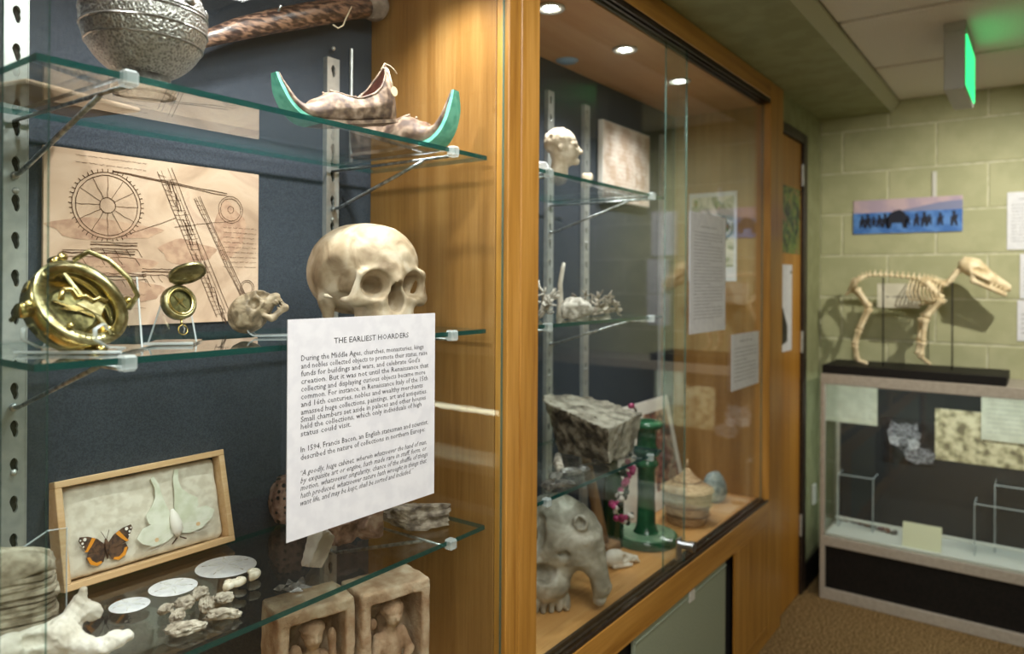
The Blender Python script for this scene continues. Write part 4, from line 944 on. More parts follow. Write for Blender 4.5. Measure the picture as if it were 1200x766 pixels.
for sx in (-1, 1):
    S4 = Matrix.Diagonal((sx, 1, 1, 1)) @ RY(-.16)
    fwv = [(.002, .014), (.016, .020), (.034, .020), (.050, .010), (.056, .000), (.046, -.010), (.030, -.012), (.004, -.006)]
    hwv = [(.003, .0), (.022, -.004), (.036, -.014), (.037, -.026), (.026, -.036), (.019, -.046), (.017, -.060), (.020, -.074), (.015, -.076), (.010, -.062), (.009, -.046), (.006, -.030), (.003, -.018)]
    w1 = MB().prism(fwv, .0006, .0012, S4).build('forewing', 'luna', mt); MB().prism(hwv, 0, .0006, S4).build('hindwing', 'luna', mt)
    for k in range(4): MB().ribbon([(.004, .004 + .002 * k), (.028, .008 + .005 * k), (.046, .008 + .005 * k)], .0006, S4, .0014).build('vein', 'white_dot', w1)
    MB().lathe([(.0001, .0015), (.003, .0015)], 10, S4 @ T(.030, .012, 0), cap=False).build('eyespot', 'pine', w1)
MB().tube([(0, .018, .003), (0, .010, .006), (0, 0, .006), (0, -.012, .004), (0, -.022, .002)], [.003, .0075, .008, .006, .002], 10).build('body', 'white_dot', mt, True)
MB().tube([(-.002, .02, .004), (-.010, .026, .004)], .001, 5).tube([(.002, .02, .004), (.010, .026, .004)], .001, 5).build('antennae', 'brown_wing', mt)

# ---- layered stone on a clear stand
so_ = thing('layered_stone', 'grey slab of thinly layered stone propped on a clear stand', 'stone', (.362, .232, ZB + .005), math.radians(-20))
rg = np.random.default_rng(21); z = 0; k = 0; m = MB()
while z < .092:
    th = rg.uniform(.0028, .0055); n = 26; poly = []
    ins = .0032 * (k % 2) + rg.uniform(0, .0025); sq = 1 - .25 * max(0, (z - .07) / .03)
    for i in range(n):
        a = 2 * PI * i / n; rx, ry = (.062 - ins) * sq, (.036 - ins) * sq
        pwr = .55; poly.append((rx * abs(math.cos(a)) ** pwr * math.copysign(1, math.cos(a)) + rg.normal() * .0010, ry * abs(math.sin(a)) ** pwr * math.copysign(1, math.sin(a)) + rg.normal() * .0010))
    m.prism(poly, z, z + th * 1.02, T(0, .004 * math.sin(z * 40), 0) @ RY(.02 * math.sin(k))); z += th; k += 1
m.build('stone_layers', 'layer_stone', so_)
xf(rock((.118, .066, .05), 91, 12, .10, 4, 3, .4), T(0, 0, .074)).build('stone_crust', 'layer_stone', so_, True)
st = thing('acrylic_stand', 'clear acrylic stand behind and under the layered stone', 'stand', (.362, .232, ZB), math.radians(-20))
MB().rbox((-.07, -.05, .0), (.075, .05, .004), .001).build('base_plate', 'acrylic', st); MB().tube([(-.07, -.05, .005), (.075, -.05, .005)], .003, 6).build('front_lip', 'acrylic_edge', st)
MB().prism([(-.02, .004), (.072, .004), (.072, .125), (.05, .125), (.01, .10)], -.003, 0, T(0, .046, 0) @ RX(PI / 2)).build('back_plate', 'acrylic', st)
MB().tube([(.072, .047, .004), (.072, .047, .125), (.05, .047, .125), (.01, .047, .10)], .0012, 6).build('polished_edge', 'acrylic_edge', st)

# ---- bleached branching bone
def f_bone(P):
    d = sC(P, (-9, -3.0, 2.2), (-1.5, -.4, 2.8), 2.6, 2.5)
    d = smin(d, sC(P, (-2.2, 0, 3.0), (-.2, 2.2, 6.4), 2.2, 1.25), 1.6); d = smin(d, sC(P, (-.2, 2.2, 6.4), (.3, 2.6, 8.6), 1.15, .75), .8)
    d = smin(d, sE(P, (1.6, 2.0, 5.2), (2.0, .9, 1.7)), .9)                          # thin wing plate
    d = smin(d, sC(P, (-2, -1.0, 1.8), (5.2, -3.4, 1.2), 2.0, 1.2), 1.4); d = smin(d, sE(P, (6.4, -2.4, 1.9), (1.9, 1.5, 1.4)), .8); d = smin(d, sE(P, (8.0, -1.7, 2.0), (1.1, 1.1, 1.0)), .5)
    d = ssub(d, sE(P, (2.4, .2, 3.4), (2.0, 1.2, 2.0)), .8); d = ssub(d, sE(P, (-5.0, -3.6, 3.6), (2.2, 1.0, 1.0)), .6)
    return d + .40 * noise(P, .8, 5) + .30 * noise(P, 2.0, 6) + .14 * noise(P, 4.5, 7)
bn = floor0(xf(nets(f_bone, (-12.5, -7, -1.6), (11, 5, 10.5), .22), Matrix.Scale(.0074, 4)))
tag(put(bn.build('bleached_bone', 'bone_white', smooth=True), (.415, .150, ZB), math.radians(-38)), 'white bleached bone with branching ends on the bottom shelf', 'bone')

# ---- sand dollars
def dollar(px, py, r, label, rg):
    p = oz(px, py, ZB); t = thing('sand_dollar', label, 'sand dollar', (p[0], p[1], ZB), rg.uniform(0, 6), group='sand dollars on the bottom shelf')
    n = 40; prof = [(.0001, .10), (.25, .098), (.6, .075), (.9, .04), (1.0, .02), (.96, 0), (.0001, 0)]
    te = MB().lathe([(a * r, b_ * r) for a, b_ in prof], n).build('test', 'white_shell', t, True, angle=50)
    for k in range(5):
        a = 2 * PI * k / 5; pet = [(.12, 0), (.3, .07), (.5, .06), (.58, 0), (.5, -.06), (.3, -.07)]
        MB().tube([tuple(RZ(a) @ Vector((x * r, y * r, (.103 - .05 * max(0, x - .2)) * r))) for x, y in pet], .004 * r + .0001, 4).build('petal', 'paper_cream', te)
        MB().prism([(.64 * r, -.012 * r), (.80 * r, -.012 * r), (.80 * r, .012 * r), (.64 * r, .012 * r)], .05 * r, .071 * r, RZ(a)).build('slot', 'shell', te)
rg = np.random.default_rng(2)
dollar(152, 709, .0265, 'smallest white sand dollar, beside the bleached bone', rg); dollar(203, 688, .034, 'middle-sized white sand dollar between the two others', rg); dollar(265, 664, .0465, 'largest white sand dollar, above the little snail shells', rg)
# ---- snail shells
def snail(px, py, r, label):
    p = oz(px, py, ZB); t = thing('snail_shell', label, 'shell', (p[0], p[1], ZB), RG.uniform(0, 6), group='snail shells on the bottom shelf')
    pts = []; rr = []
    for i in range(46):
        a = i / 45 * 4.4 * PI; q_ = r * .72 * math.exp(-.13 * a); pts.append((q_ * math.cos(a), q_ * math.sin(a), r * .55 + r * .85 * (1 - math.exp(-.13 * a)) * .9)); rr.append(r * .55 * math.exp(-.13 * a))
    MB().tube(pts, rr, 12).build('whorl', 'snail', t, True)
    MB().ell(pts[0], (rr[0] * .9, .002, rr[0] * .9), 12, 8).build('aperture', 'bone_brown', t, True)
snail(268, 690, .011, 'plump cream snail shell nearest the pale rubble shells'); snail(281, 687, .0115, 'cream snail shell in the middle of its row of three'); snail(296, 678, .0125, 'cream snail shell close to the largest sand dollar')
# ---- clam and oyster pieces
def shellbit(px, py, sx, sy, sz, seed, rz, label):
    p = oz(px, py, ZB); mb = rock((sx, sy, sz), seed, 8, .20, 4, 3.6, .4); V = np.array(mb.v)
    V[:, 2] += .0013 * np.sin(V[:, 1] / sy * 40 + 3 * np.sin(V[:, 0] / sx * 4)) * (V[:, 2] > sz * .25); mb.v = [tuple(v) for v in V]; floor0(mb)
    tag(put(mb.build('shell_fragment', 'shell', smooth=True), (p[0], p[1], ZB), rz), label, 'shell', 'beige shells on the bottom shelf')
for a in ((193, 719, .024, .016, .013, 31, .3, 'small dark ridged shell at the outer end of the beige shells'), (217, 714, .028, .020, .016, 32, -.4, 'round ridged beige shell next to the small dark one'), (209, 727, .025, .020, .014, 33, .8, 'pale knobbly shell below the round ridged one'),
          (233, 703, .030, .022, .018, 34, .2, 'grey-brown shell at the back of the beige shells'), (243, 715, .026, .020, .018, 35, 1.2, 'upright pale shell in the middle of the beige shells'), (262, 707, .026, .018, .015, 36, -.2, 'speckled shell beside the snail shells'),
          (219, 742, .050, .026, .015, 37, -.5, 'large rough oyster shell at the shelf edge'), (261, 726, .046, .020, .014, 38, -.6, 'long flat oyster shell at the shelf edge beside the shards')): shellbit(*a)
# ---- minerals
def mineral(name, px, py, size, seed, rz, mat, label, z=ZB, facets=9, rough=.05, soft=0, smooth=False, cat='rock', up=None, sub=4):
    p = oz(px, py, z); mb = rock(size, seed, facets, rough, sub, 3, soft)
    if up: mb = floor0(xf(mb, Euler(up).to_matrix().to_4x4()))
    return tag(put(mb.build(name, mat, smooth=smooth), (p[0], p[1], z), rz), label, cat)
lv = mineral('lava_rock', 338, 612, (.085, .085, .090), 51, .4, 'lava', 'porous reddish lava rock with round holes behind the sign', soft=.6, rough=.08, smooth=True)
lh = MB(); rg = np.random.default_rng(9); V = np.array([v.co[:] for v in lv.data.vertices]); Nn = np.array([v.normal[:] for v in lv.data.vertices]); cam_l = np.array(Matrix.Rotation(-.4, 4, 'Z') @ Vector((-.6, -.75, .1)))
idx = [i for i in range(len(V)) if Nn[i] @ cam_l > .1]; rg.shuffle(idx); ch = []
for i in idx:
    if all(np.linalg.norm(V[i] - V[j]) > .011 for j in ch): ch.append(i)
    if len(ch) > 34: break
for i in ch:
    r = rg.uniform(.002, .0045); B4 = T(*V[i]) @ Vector(Nn[i]).to_track_quat('Z', 'Y').to_matrix().to_4x4(); MB().lathe([(.0001, .0002), (r * .7, .0003), (r, .0008), (r * 1.15, .0002)], 9, B4, cap=False).build('pore', 'dark', lv)
mineral('quartz_crystal', 370, 668, (.050, .036, .064), 62, .5, 'quartz', 'milky white quartz crystal standing before the pinkish rocks', facets=7, rough=.015, up=(.15, .30, 0))
mineral('pinkish_rock', 405, 634, (.075, .06, .062), 63, .2, 'pink_rock', 'rough pinkish brown rock behind the quartz crystal', facets=12, rough=.10)
mineral('pinkish_rock', 434, 637, (.060, .045, .068), 64, .9, 'pink_rock', 'tall split pinkish rock leaning beside the rough one', facets=8, rough=.06, up=(0, .25, 0))
mineral('grey_rock', 484, 615, (.125, .085, .052), 65, -.5, 'brown_rock', 'broad flat grey-brown rock at the oak panel end of the shelf', facets=10, rough=.12)
for k, (px, py, a) in enumerate(((330, 690, .2), (339, 683, 1.1), (349, 688, -.4), (354, 681, .7), (337, 693, 2.0), (346, 694, 2.9), (357, 690, -.9))):
    p = oz(px, py, ZB); rg = np.random.default_rng(70 + k); Lg = rg.uniform(.018, .026); mb = MB().add([(Lg / 2, 0, .003), (-Lg / 2, .007, .002), (-Lg / 2, -.007, .002), (-Lg * .2, .001, .008), (-Lg * .1, 0, 0)], [(0, 1, 3), (0, 3, 2), (1, 2, 3), (0, 4, 1), (0, 2, 4), (1, 4, 2)])
    tag(put(mb.build('flint_point', 'flint'), (p[0], p[1], ZB), a), 'small dark flint point in the heap before the quartz crystal', 'arrowhead', 'flint points on the bottom shelf')

# ================================================================== CARVED NICHES ON THE CASE FLOOR
def niche(label, p0, p1, ztop, fig, seed):
    """p0,p1: front top corners (x,y)"""
    p0 = np.array(p0); p1 = np.array(p1); W_ = np.linalg.norm(p1 - p0); rz = math.atan2(p1[1] - p0[1], p1[0] - p0[0]); Hn = ztop - FZ; Dn = .085
    t = thing('carved_niche', label, 'carving', (p0[0], p0[1], FZ), rz, group='terracotta niche carvings')
    s_ = .01; w, h = W_ / s_, Hn / s_; fr = 1.7
    def f_frame(P):
        d = sB(P, (w / 2, 4.2, h / 2 - .0), (w / 2, 4.2, h / 2), .5)
        d = ssub(d, sB(P, (w / 2, 1.0, h / 2 - .1), (w / 2 - fr, 5.2, h / 2 - 2.0), .4), .25)
        return d + .20 * noise(P, .55, seed) + .12 * noise(P, 1.7, seed + 1)
    xf(nets(f_frame, (-.8, -1, -.6), (w + .8, 9.4, h + .8), .34), Matrix.Scale(s_, 4)).build('frame', 'clay', t, True)
    c = w / 2
    def f_fig(P):
        Q = P.copy()
        d = sE(P, (c, 4.4, 16.0), (2.3, 1.9, 3.8)); d = smin(d, sE(P, (c, 4.6, 12.2), (2.9, 2.2, 2.4)), 1.2)
        d = smin(d, sC(P, (c, 4.2, 19), (c, 3.6, 20.4), 1.0, .9), .6)
        hz = 22.0
        d = smin(d, sE(P, (c + fig * .2, 3.2, hz), (1.55, 1.5, 1.9)), .5)
        hair = sE(P, (c + fig * .2, 3.7, hz + 1.0), (2.1, 1.7, 1.5)) + .45 * noise(P, 1.9, 7); d = smin(d, hair, .3)
        d = smin(d, sE(P, (c + fig * .2, 1.7, hz - .2), (.32, .45, .6)), .25)
        for e in (-1, 1): d = ssub(d, sE(P, (c + fig * .2 + e * .65, 1.75, hz + .35), (.42, .3, .25)), .15)
        d = ssub(d, sE(P, (c + fig * .2, 1.75, hz - 1.0), (.5, .25, .16)), .1)
        if fig > 0:
            d = smin(d, sC(P, (c - 2.2, 4.2, 18.2), (c - 3.3, 3.4, 14.6), .95, .8), .6); d = smin(d, sC(P, (c - 3.3, 3.4, 14.6), (c - 2.4, 2.2, 12.0), .75, .6), .4)
            d = smin(d, sC(P, (c + 2.2, 4.2, 18.4), (c + 3.5, 3.4, 15.2), .95, .8), .6); d = smin(d, sC(P, (c + 3.5, 3.4, 15.2), (c + 1.6, 2.0, 12.8), .8, .6), .4)
            d = smin(d, sE(P, (c - 3.2, 4.4, 20.8), (.8, .8, 1.0)), .3)
        else:
            d = smin(d, sC(P, (c + 2.0, 4.2, 18.0), (c + 3.4, 3.2, 15.8), .95, .75), .6); d = smin(d, sC(P, (c + 3.3, 3.2, 15.8), (c + 3.0, 3.0, 20.4), .7, .6), .4); d = smin(d, sE(P, (c + 2.9, 3.0, 21.4), (.75, .8, 1.4)), .3)
            d = smin(d, sC(P, (c - 2.0, 4.2, 18.0), (c - 3.6, 3.4, 16.4), .9, .8), .6); d = smin(d, sE(P, (c - 3.0, 3.6, 19.4), (1.2, 1.4, 1.8)) + .3 * noise(P, 1.5, 9), .5)
            d = smin(d, sC(P, (c + 1.2, 2.6, 14.4), (c + 3.8, 2.4, 14.0), .7, .6), .4)
        d = smin(d, sC(P, (c - .6, 4, 11.4), (c - 3.0, 1.8, 10.2), 1.5, 1.2), .8); d = smin(d, sC(P, (c + .6, 4, 11.4), (c + 3.0, 1.8, 10.2), 1.5, 1.2), .8)
        d = smin(d, sC(P, (c - 3.0, 1.8, 10.2), (c - 1.6, 2.4, 4), 1.2, .9), .6); d = smin(d, sC(P, (c + 3.0, 1.8, 10.2), (c + 1.6, 2.4, 4), 1.2, .9), .6)
        d = smin(d, sB(P, (c, 4.5, 3), (w / 2 - fr, 3, 1.6), .4), .4); d = smin(d, sC(P, (c, 6.6, 10), (c, 6.6, 20), 1.6, 1.4), 1.)
        return d + .14 * noise(P, 1.2, seed + 3) + .10 * noise(P, 3.2, seed + 4)
    xf(nets(f_fig, (c - 5.4, .4, .8), (c + 5.4, 8.6, 25.5), .23), T(0, -.014, 0) @ Matrix.Scale(s_, 4)).build('seated_figure', 'clay', t, True)
niche('reddish terracotta niche with seated figure raising one arm, under the shelf edge', (.702, .135), (.826, .100), .790, -1, 5)
niche('pale terracotta niche with curly-haired seated figure, next to the oak panel', (.830, .088), (.958, .054), .790, 1, 15)

# ================================================================== CANDLESTICK CASE
# ---- stone head and neighbours on the top shelf
def f_head(P):
    Q = P.copy(); Q[:, 1] = np.abs(Q[:, 1])
    d = sE(P, (0, 0, 7.4), (3.6, 3.0, 4.0)); d = smin(d, sE(P, (1.6, 0, 5.6), (2.4, 2.3, 3.0)), 1.0); d = smin(d, sC(P, (-.6, 0, 4.6), (-1.0, 0, 0), 2.0, 2.3), .9)
    hair = sE(P, (-.9, 0, 8.6), (3.9, 3.5, 3.5)) + .5 * noise(P, 1.1, 3); hair = np.maximum(hair, -(P[:, 2] - 5.4 - .5 * P[:, 0])); d = smin(d, hair, .4)
    d = smin(d, sC(P, (3.6, 0, 7.2), (4.5, 0, 5.9), .35, .55), .4); d = smin(d, sC(Q, (3.3, .3, 7.8), (2.7, 2.0, 7.6), .35), .4)
    d = ssub(d, sE(Q, (3.7, 1.15, 7.1), (.7, .65, .4)), .3); d = ssub(d, sE(P, (4.1, 0, 4.6), (.4, .9, .18)), .15); d = smin(d, sE(P, (3.3, 0, 3.5), (.9, 1.0, .8)), .5)
    d = smin(d, sE(Q, (-.2, 3.0, 6.8), (.8, .4, 1.2)), .3)
    return d + .12 * noise(P, 2.2, 6)
hd = floor0(xf(nets(f_head, (-5.6, -4.6, -2.4), (5.8, 4.6, 13), .26), Matrix.Scale(.0100, 4)))
tag(put(hd.build('stone_bust', 'marble', smooth=True), (1.535, .15, ZS[0]), math.radians(-62)), 'pale carved stone head with curly hair on the top shelf', 'sculpture')
tag(put(rock((.05, .045, .03), 81, 8, .08, 4, 3, .3).build('white_stone', 'white_shell', smooth=True), (1.36, .10, ZS[0]), .3), 'white lump of stone on the top shelf next to the oak post', 'stone')
tag(put(rock((.034, .03, .042), 82, 8, .08, 4, 3, .4).build('pink_stone', 'marble', smooth=True), (1.62, .13, ZS[0]), .9), 'small pinkish stone beside the stone head', 'stone')
# ---- corals and roots on the middle shelf
def branches(rg, n, L, r, depth, p=(0, 0, 0), d=(0, 0, 1), out=None, spread=.7):
    if out is None: out = MB()
    for _ in range(n):
        dd = Vector(d) + Vector(rg.normal(size=3)) * spread; dd.normalize(); dd.z = abs(dd.z) * .8 + .12 if depth > 1 else dd.z
        q = Vector(p) + dd * L * rg.uniform(.7, 1.2); mid = (Vector(p) + q) / 2 + Vector(rg.normal(size=3)) * L * .1
        if q.z < .004: q.z = .004
        if mid.z < .004: mid.z = .004
        out.tube([p, tuple(mid), tuple(q)], [r, r * .85, r * .7], 6)
        if depth > 1: branches(rg, n, L * .72, r * .72, depth - 1, tuple(q), tuple(dd), out, spread)
    return out
rg = np.random.default_rng(17)
tag(put(branches(rg, 4, .040, .0058, 3, (0, 0, .006), (0, 0, 1), None, .8).build('branching_coral', 'coral', smooth=True), (1.445, .16, ZM), 0), 'tall branching grey coral on the middle shelf', 'coral')
mb = branches(np.random.default_rng(18), 4, .042, .0045, 3, (0, 0, .006), (.3, -.2, .3), None, 1.1); tag(put(mb.build('dried_root', 'root', smooth=True), (1.68, .15, ZM), .2), 'tangled pale dried root on the middle shelf between the two bones', 'root')
def f_longbone(P): 
    d = sC(P, (-6, 0, 2), (6, 0, 1.6), 1.0, .8); d = smin(d, sE(P, (-6.4, .6, 2.2), (1.6, 1.3, 1.5)), .8); d = smin(d, sE(P, (6.4, -.5, 1.5), (1.4, 1.2, 1.3)), .8); return d + .15 * noise(P, 1.1, 2)
lbm = floor0(xf(nets(f_longbone, (-9, -3, -1), (9, 3, 5), .34), Matrix.Scale(.0085, 4)))
tag(put(lbm.build('grey_bone', 'bone_grey', smooth=True), (1.775, .20, ZM), math.radians(-12)), 'short grey long-bone lying at the end of the middle shelf', 'bone')
tag(put(rock((.10, .08, .055), 83, 8, .10, 4, 3, .5).build('bowl_coral', 'coral', smooth=True), (1.52, .10, ZM), .3), 'low rounded grey coral lump below the branching coral', 'coral')
hs_ = MB().tube([(0, 0, .0), (.005, .002, .04), (.006, .004, .085), (.018, .004, .125), (.024, .004, .14)], [.011, .008, .0065, .006, .004], 8); tag(put(hs_.build('upright_bone_pin', 'bone_white', smooth=True), (1.605, .20, ZM), 0), 'slim upright white bone standing behind the corals', 'bone')

# ---- big stone block on the low shelf
B3 = [oz(px, py, z_) for px, py, z_ in ((639, 476, .978), (641, 463, .998), (690, 463, .992), (724, 474, .972), (753, 490, .942), (712, 504, .944))]     # outline of its sloping top
BT = [q_[:2] for q_ in B3]; bc_ = sum(BT) / len(BT); A_ = np.array([(q_[0] - bc_[0], q_[1] - bc_[1], 1) for q_ in B3]); pl_ = np.linalg.lstsq(A_, np.array([q_[2] - ZB for q_ in B3]), rcond=None)[0]
def f_block(P):
    d = (P[:, 2] - pl_[0] * P[:, 0] - pl_[1] * P[:, 1] - pl_[2]) / math.sqrt(1 + pl_[0] ** 2 + pl_[1] ** 2) ; d = np.maximum(d, -P[:, 2]); n_ = len(BT)
    for i in range(n_):
        a_, b_ = BT[i] - bc_, BT[(i + 1) % n_] - bc_; t_ = (b_ - a_) / np.linalg.norm(b_ - a_); nn = np.array((t_[1], -t_[0]))
        if nn @ ((a_ + b_) / 2) < 0: nn = -nn
        sl_ = .30 if i in (0, 5) else .12
        d = np.maximum(d, (P[:, :2] - a_) @ nn + (pl_[2] - P[:, 2]) * sl_)
    return d + .008 * noise(P, 26, 4) + .006 * noise(P, 70, 5) + .003 * noise(P, 160, 6)
ext = np.abs(np.array(BT) - bc_).max(0) + .02
bl = nets(f_block, (-ext[0], -ext[1], -.012), (ext[0], ext[1], .19), .0042); bl = floor0(bl)
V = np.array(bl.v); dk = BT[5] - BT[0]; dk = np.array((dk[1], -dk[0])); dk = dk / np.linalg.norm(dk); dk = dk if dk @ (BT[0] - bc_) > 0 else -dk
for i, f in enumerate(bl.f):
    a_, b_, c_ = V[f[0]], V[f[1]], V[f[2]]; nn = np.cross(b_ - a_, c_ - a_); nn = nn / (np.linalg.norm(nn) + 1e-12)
    if nn[:2] @ dk > .55: bl.mi[i] = 1  # faces turned to this side get the darker brown
tag(put(bl.build('stone_block', ['block_stone', 'block_dark_side'], smooth=True), (bc_[0], bc_[1], ZB)), 'big rough stone block with one darker side on the low shelf', 'rock')
# bits under the block on the same shelf
for k, (px, py, L, a) in enumerate(((650, 562, .07, .3), (668, 556, .06, -.5), (643, 573, .05, 1.0), (683, 552, .05, .1), (662, 570, .05, 2.0))):
    p = oz(px, py, ZB); mb = rock((L, .03, .018), 120 + k, 7, .1, 3, 3, .2)
    tag(put(mb.build('obsidian_flake', 'flint'), (p[0], p[1], ZB), a), 'glossy dark stone flake before the big stone block', 'stone', 'dark flakes on the low shelf')
mb = MB().tube([(-.09, 0, .012), (-.03, .004, .014), (.05, 0, .012)], [.010, .012, .009], 10); p = oz(655, 545, ZB); tag(put(mb.build('wooden_peg', 'root', smooth=True), (p[0], p[1], ZB), math.radians(35)), 'grey wooden peg lying before the big stone block', 'peg')

# ---- large weathered animal skull on the case floor
def f_big(P):
    """view-aligned frame in cm: x to the viewer's right, y away, z up"""
    d = sE(P, (-4.0, 1, 17.5), (9.4, 8.4, 9.8)); d = smin(d, sE(P, (1.5, 0, 17.0), (5.5, 6.4, 8.0)), 2.5)
    d = smin(d, sC(P, (4.0, -1.5, 18.5), (7.2, -2.0, 6.5), 3.6, 2.6), 2.0); d = smin(d, sE(P, (7.0, -2.0, 6.0), (2.3, 2.0, 4.6)), 1.2)
    d = smin(d, sC(P, (-14, -1.5, 18.5), (-16, -2.0, 6.5), 3.6, 2.6), 2.0)
    d = smin(d, sE(P, (-5.5, -1.0, 7.5), (6.0, 6.4, 5.6)), 2.0); d = smin(d, sE(P, (-8.0, -4.0, 12.8), (3.4, 2.6, 1.5)), 1.0)
    for k in range(6): d = smin(d, sC(P, (-10 + 1.9 * k, -4.6 + .1 * k * k, 3.2), (-10.2 + 1.9 * k, -4.8 + .1 * k * k, .9), 1.15, .75), .45)
    d = ssub(d, sE(P, (-8.2, -7.0, 21.0), (2.6, 4.4, 5.6)), .7); d = smin(d, sE(P, (-9.6, -4.0, 21.0), (2.0, 3.2, 4.6)), .5)        # crescent hollow
    d = ssub(d, sE(P, (-6.6, -7.6, 10.6), (3.9, 4.6, 2.2)), .7)                       # cavity over the jaw
    d = ssub(d, sE(P, (2.6, -2.5, 4.4), (2.7, 9.0, 5.6)), 1.0)                        # gap under the cheek
    d = smin(d, sE(P, (2.3, -5.9, 22.6), (2.0, 1.2, 2.1)), .5); d = ssub(d, sE(P, (2.4, -7.0, 22.7), (1.15, 2.0, 1.3)), .25)         # round hole with a rim
    d = ssub(d, sE(P, (-1.6, -6.6, 15.2), (1.5, 1.0, .7)), .4)
    return d + .45 * noise(P, .5, 4) + .30 * noise(P, 1.3, 5) + .12 * noise(P, 3.0, 6)
bg = floor0(xf(nets(f_big, (-20, -11, -.8), (11.5, 11, 29), .40), Matrix.Scale(.0100, 4)))
r_, u_, n_ = dirs(668, 650); q = oz(668, 722, FZ)
tag(put(bg.build('large_animal_skull', 'bone_grey', smooth=True), (q[0] - n_[0] * .055, q[1] - n_[1] * .055, FZ), math.atan2(r_[1], r_[0])), 'large weathered grey animal skull on the case floor', 'skull')
# ---- small bird-like skull
def f_bird(P):
    Q = P.copy(); Q[:, 1] = np.abs(Q[:, 1]); d = sE(P, (-3, 0, 3.2), (3.4, 2.5, 2.6)); d = smin(d, sC(P, (-1, 0, 3.0), (5.0, 0, 1.9), 2.1, .9), 1.2); d = smin(d, sC(P, (5.0, 0, 1.9), (6.4, 0, .7), .85, .35), .6)
    d = smin(d, sC(Q, (-4, 2.0, 1.4), (2.5, 1.6, .9), .6, .5), .5); d = ssub(d, sE(Q, (.2, 2.2, 3.3), (1.5, 1.3, 1.05)), .3); d = ssub(d, sE(Q, (3.6, 1.0, 2.4), (.8, .5, .4)), .2); return d + .12 * noise(P, 1.4, 3)
bd = floor0(xf(nets(f_bird, (-7.5, -3.6, -.6), (7.6, 3.6, 6.8), .24), Matrix.Scale(.0092, 4)))
p = oz(733, 664, FZ); tag(put(bd.build('small_beaked_skull', 'bone_white', smooth=True), (p[0], p[1] + .012, FZ), math.radians(-28)), 'small cream beaked skull on the case floor before the candlestick', 'skull')

# ---- green candlestick
p = oz(757, 634, FZ); cs = thing('green_candlestick', 'tall green glazed candlestick on a wide round foot', 'candlestick', (p[0], p[1], FZ))
MB().lathe([(.0001, 0), (.092, 0), (.098, .004), (.098, .020), (.094, .026), (.0001, .026)], 44).build('foot_rim', 'green_glaze', cs, True, angle=40)
MB().lathe([(.0001, .0262), (.088, .0262), (.086, .030), (.034, .031), (.0001, .031)], 44).build('foot_plate', 'green_pale', cs, True, angle=40)
MB().lathe([(.040, .030), (.033, .040), (.029, .055), (.027, .14), (.028, .225), (.034, .232), (.038, .240), (.034, .248), (.030, .254), (.032, .262), (.040, .268), (.042, .280), (.034, .288), (.030, .300), (.030, .330), (.034, .345), (.048, .352), (.050, .362), (.044, .370), (.026, .372), (.024, .350), (.0001, .348)], 32).build('stem', 'green_glaze', cs, True, angle=60)
# ---- basket
p = oz(815, 614, FZ); bk = thing('woven_basket', 'round woven straw basket with conical lid', 'basket', (p[0], p[1] + .03, FZ))
pr = [(.056, 0)] + [(.058 + .024 * (k / 16) ** .7 + (.0012 if k % 2 else -.0012), .003 + .105 * k / 16) for k in range(17)] + [(.078, .108)]
bwl = MB().lathe(pr, 40).build('basket_wall', 'basket', bk, True)
for z, r in ((.034, .0725), (.066, .0785)): MB().lathe([(r + .001, z - .002), (r + .003, z), (r + .001, z + .002)], 40, cap=False).build('dark_band', 'basket_dark', bwl, True)
lid_ = MB().lathe([(.084, .106), (.088, .110), (.086, .116), (.066, .128), (.048, .140), (.032, .152), (.018, .166), (.009, .178), (.0001, .186)], 40).build('conical_lid', 'basket', bk, True)
MB().lathe([(.046, .142), (.050, .1405), (.048, .137)], 40, cap=False).build('lid_ridge', 'basket_dark', lid_, True)
MB().tube([(0, 0, .18), (.0, 0, .21)], [.0055, .003], 10).build('lid_knob', 'basket', lid_, True)
# ---- blue-grey stone
p = oz(853, 590, FZ); mb = rock((.085, .06, .125), 33, 5, .04, 4, 2, .7); mb = floor0(xf(mb, RY(-.35)))
tag(put(mb.build('blue_grey_stone', 'blue_stone', smooth=True), (p[0], p[1] + .03, FZ), math.radians(-35)), 'smooth blue-grey stone leaning by the oak side panel', 'stone')
# ---- picture board leaning on the backing
pb0 = Vector((2.11, .27, FZ + .001)); lean = .22
ub = Vector((0, math.sin(lean), math.cos(lean)))
pbd = thing('picture_board', 'white matted picture board leaning behind the candlestick', 'picture'); pbd.matrix_world = basis(pb0, (1, 0, 0), ub, Vector((1, 0, 0)).cross(ub)); pW, pHt = .50, .375
MB().rbox((0, 0, -.005), (pW, pHt, 0), .001).build('mat_board', 'board_edge', pbd); MB().box((.27, .06, 0), (pW - .035, pHt - .045, .0012)).build('picture', 'warm_print', pbd)
m = MB(); rg = np.random.default_rng(8)
for k in range(9): m.ell((.31 + .10 * rg.random(), .08 + .22 * rg.random(), .0012), (.018, .026, .0006), 8, 4)
m.build('picture_figures', 'maroon', pbd)['kind'] = 'stuff'
# ---- wooden handled tool and green bottle
m = MB().tube([(0, 0, .01), (-.012, .02, .12), (-.035, .05, .30)], [.017, .016, .013], 10); q = oz(702, 636, FZ)
wt_ = thing('wooden_mallet', 'wooden-handled tool leaning under the low shelf', 'tool', (1.86, .20, FZ)); m.build('handle', 'handle_wood', wt_, True); MB().rbox((-.035, -.028, 0), (.04, .03, .05), .008, 2).build('mallet_head', 'handle_wood', wt_)
bt = thing('green_bottle', 'slim dark green glass bottle under the low shelf', 'bottle', (1.965, .235, FZ)); MB().lathe([(.0001, 0), (.030, 0), (.032, .004), (.032, .17), (.028, .20), (.014, .235), (.0125, .29), (.015, .292), (.015, .302), (.0001, .302)], 24).build('bottle_body', 'glass_green', bt, True, angle=50)
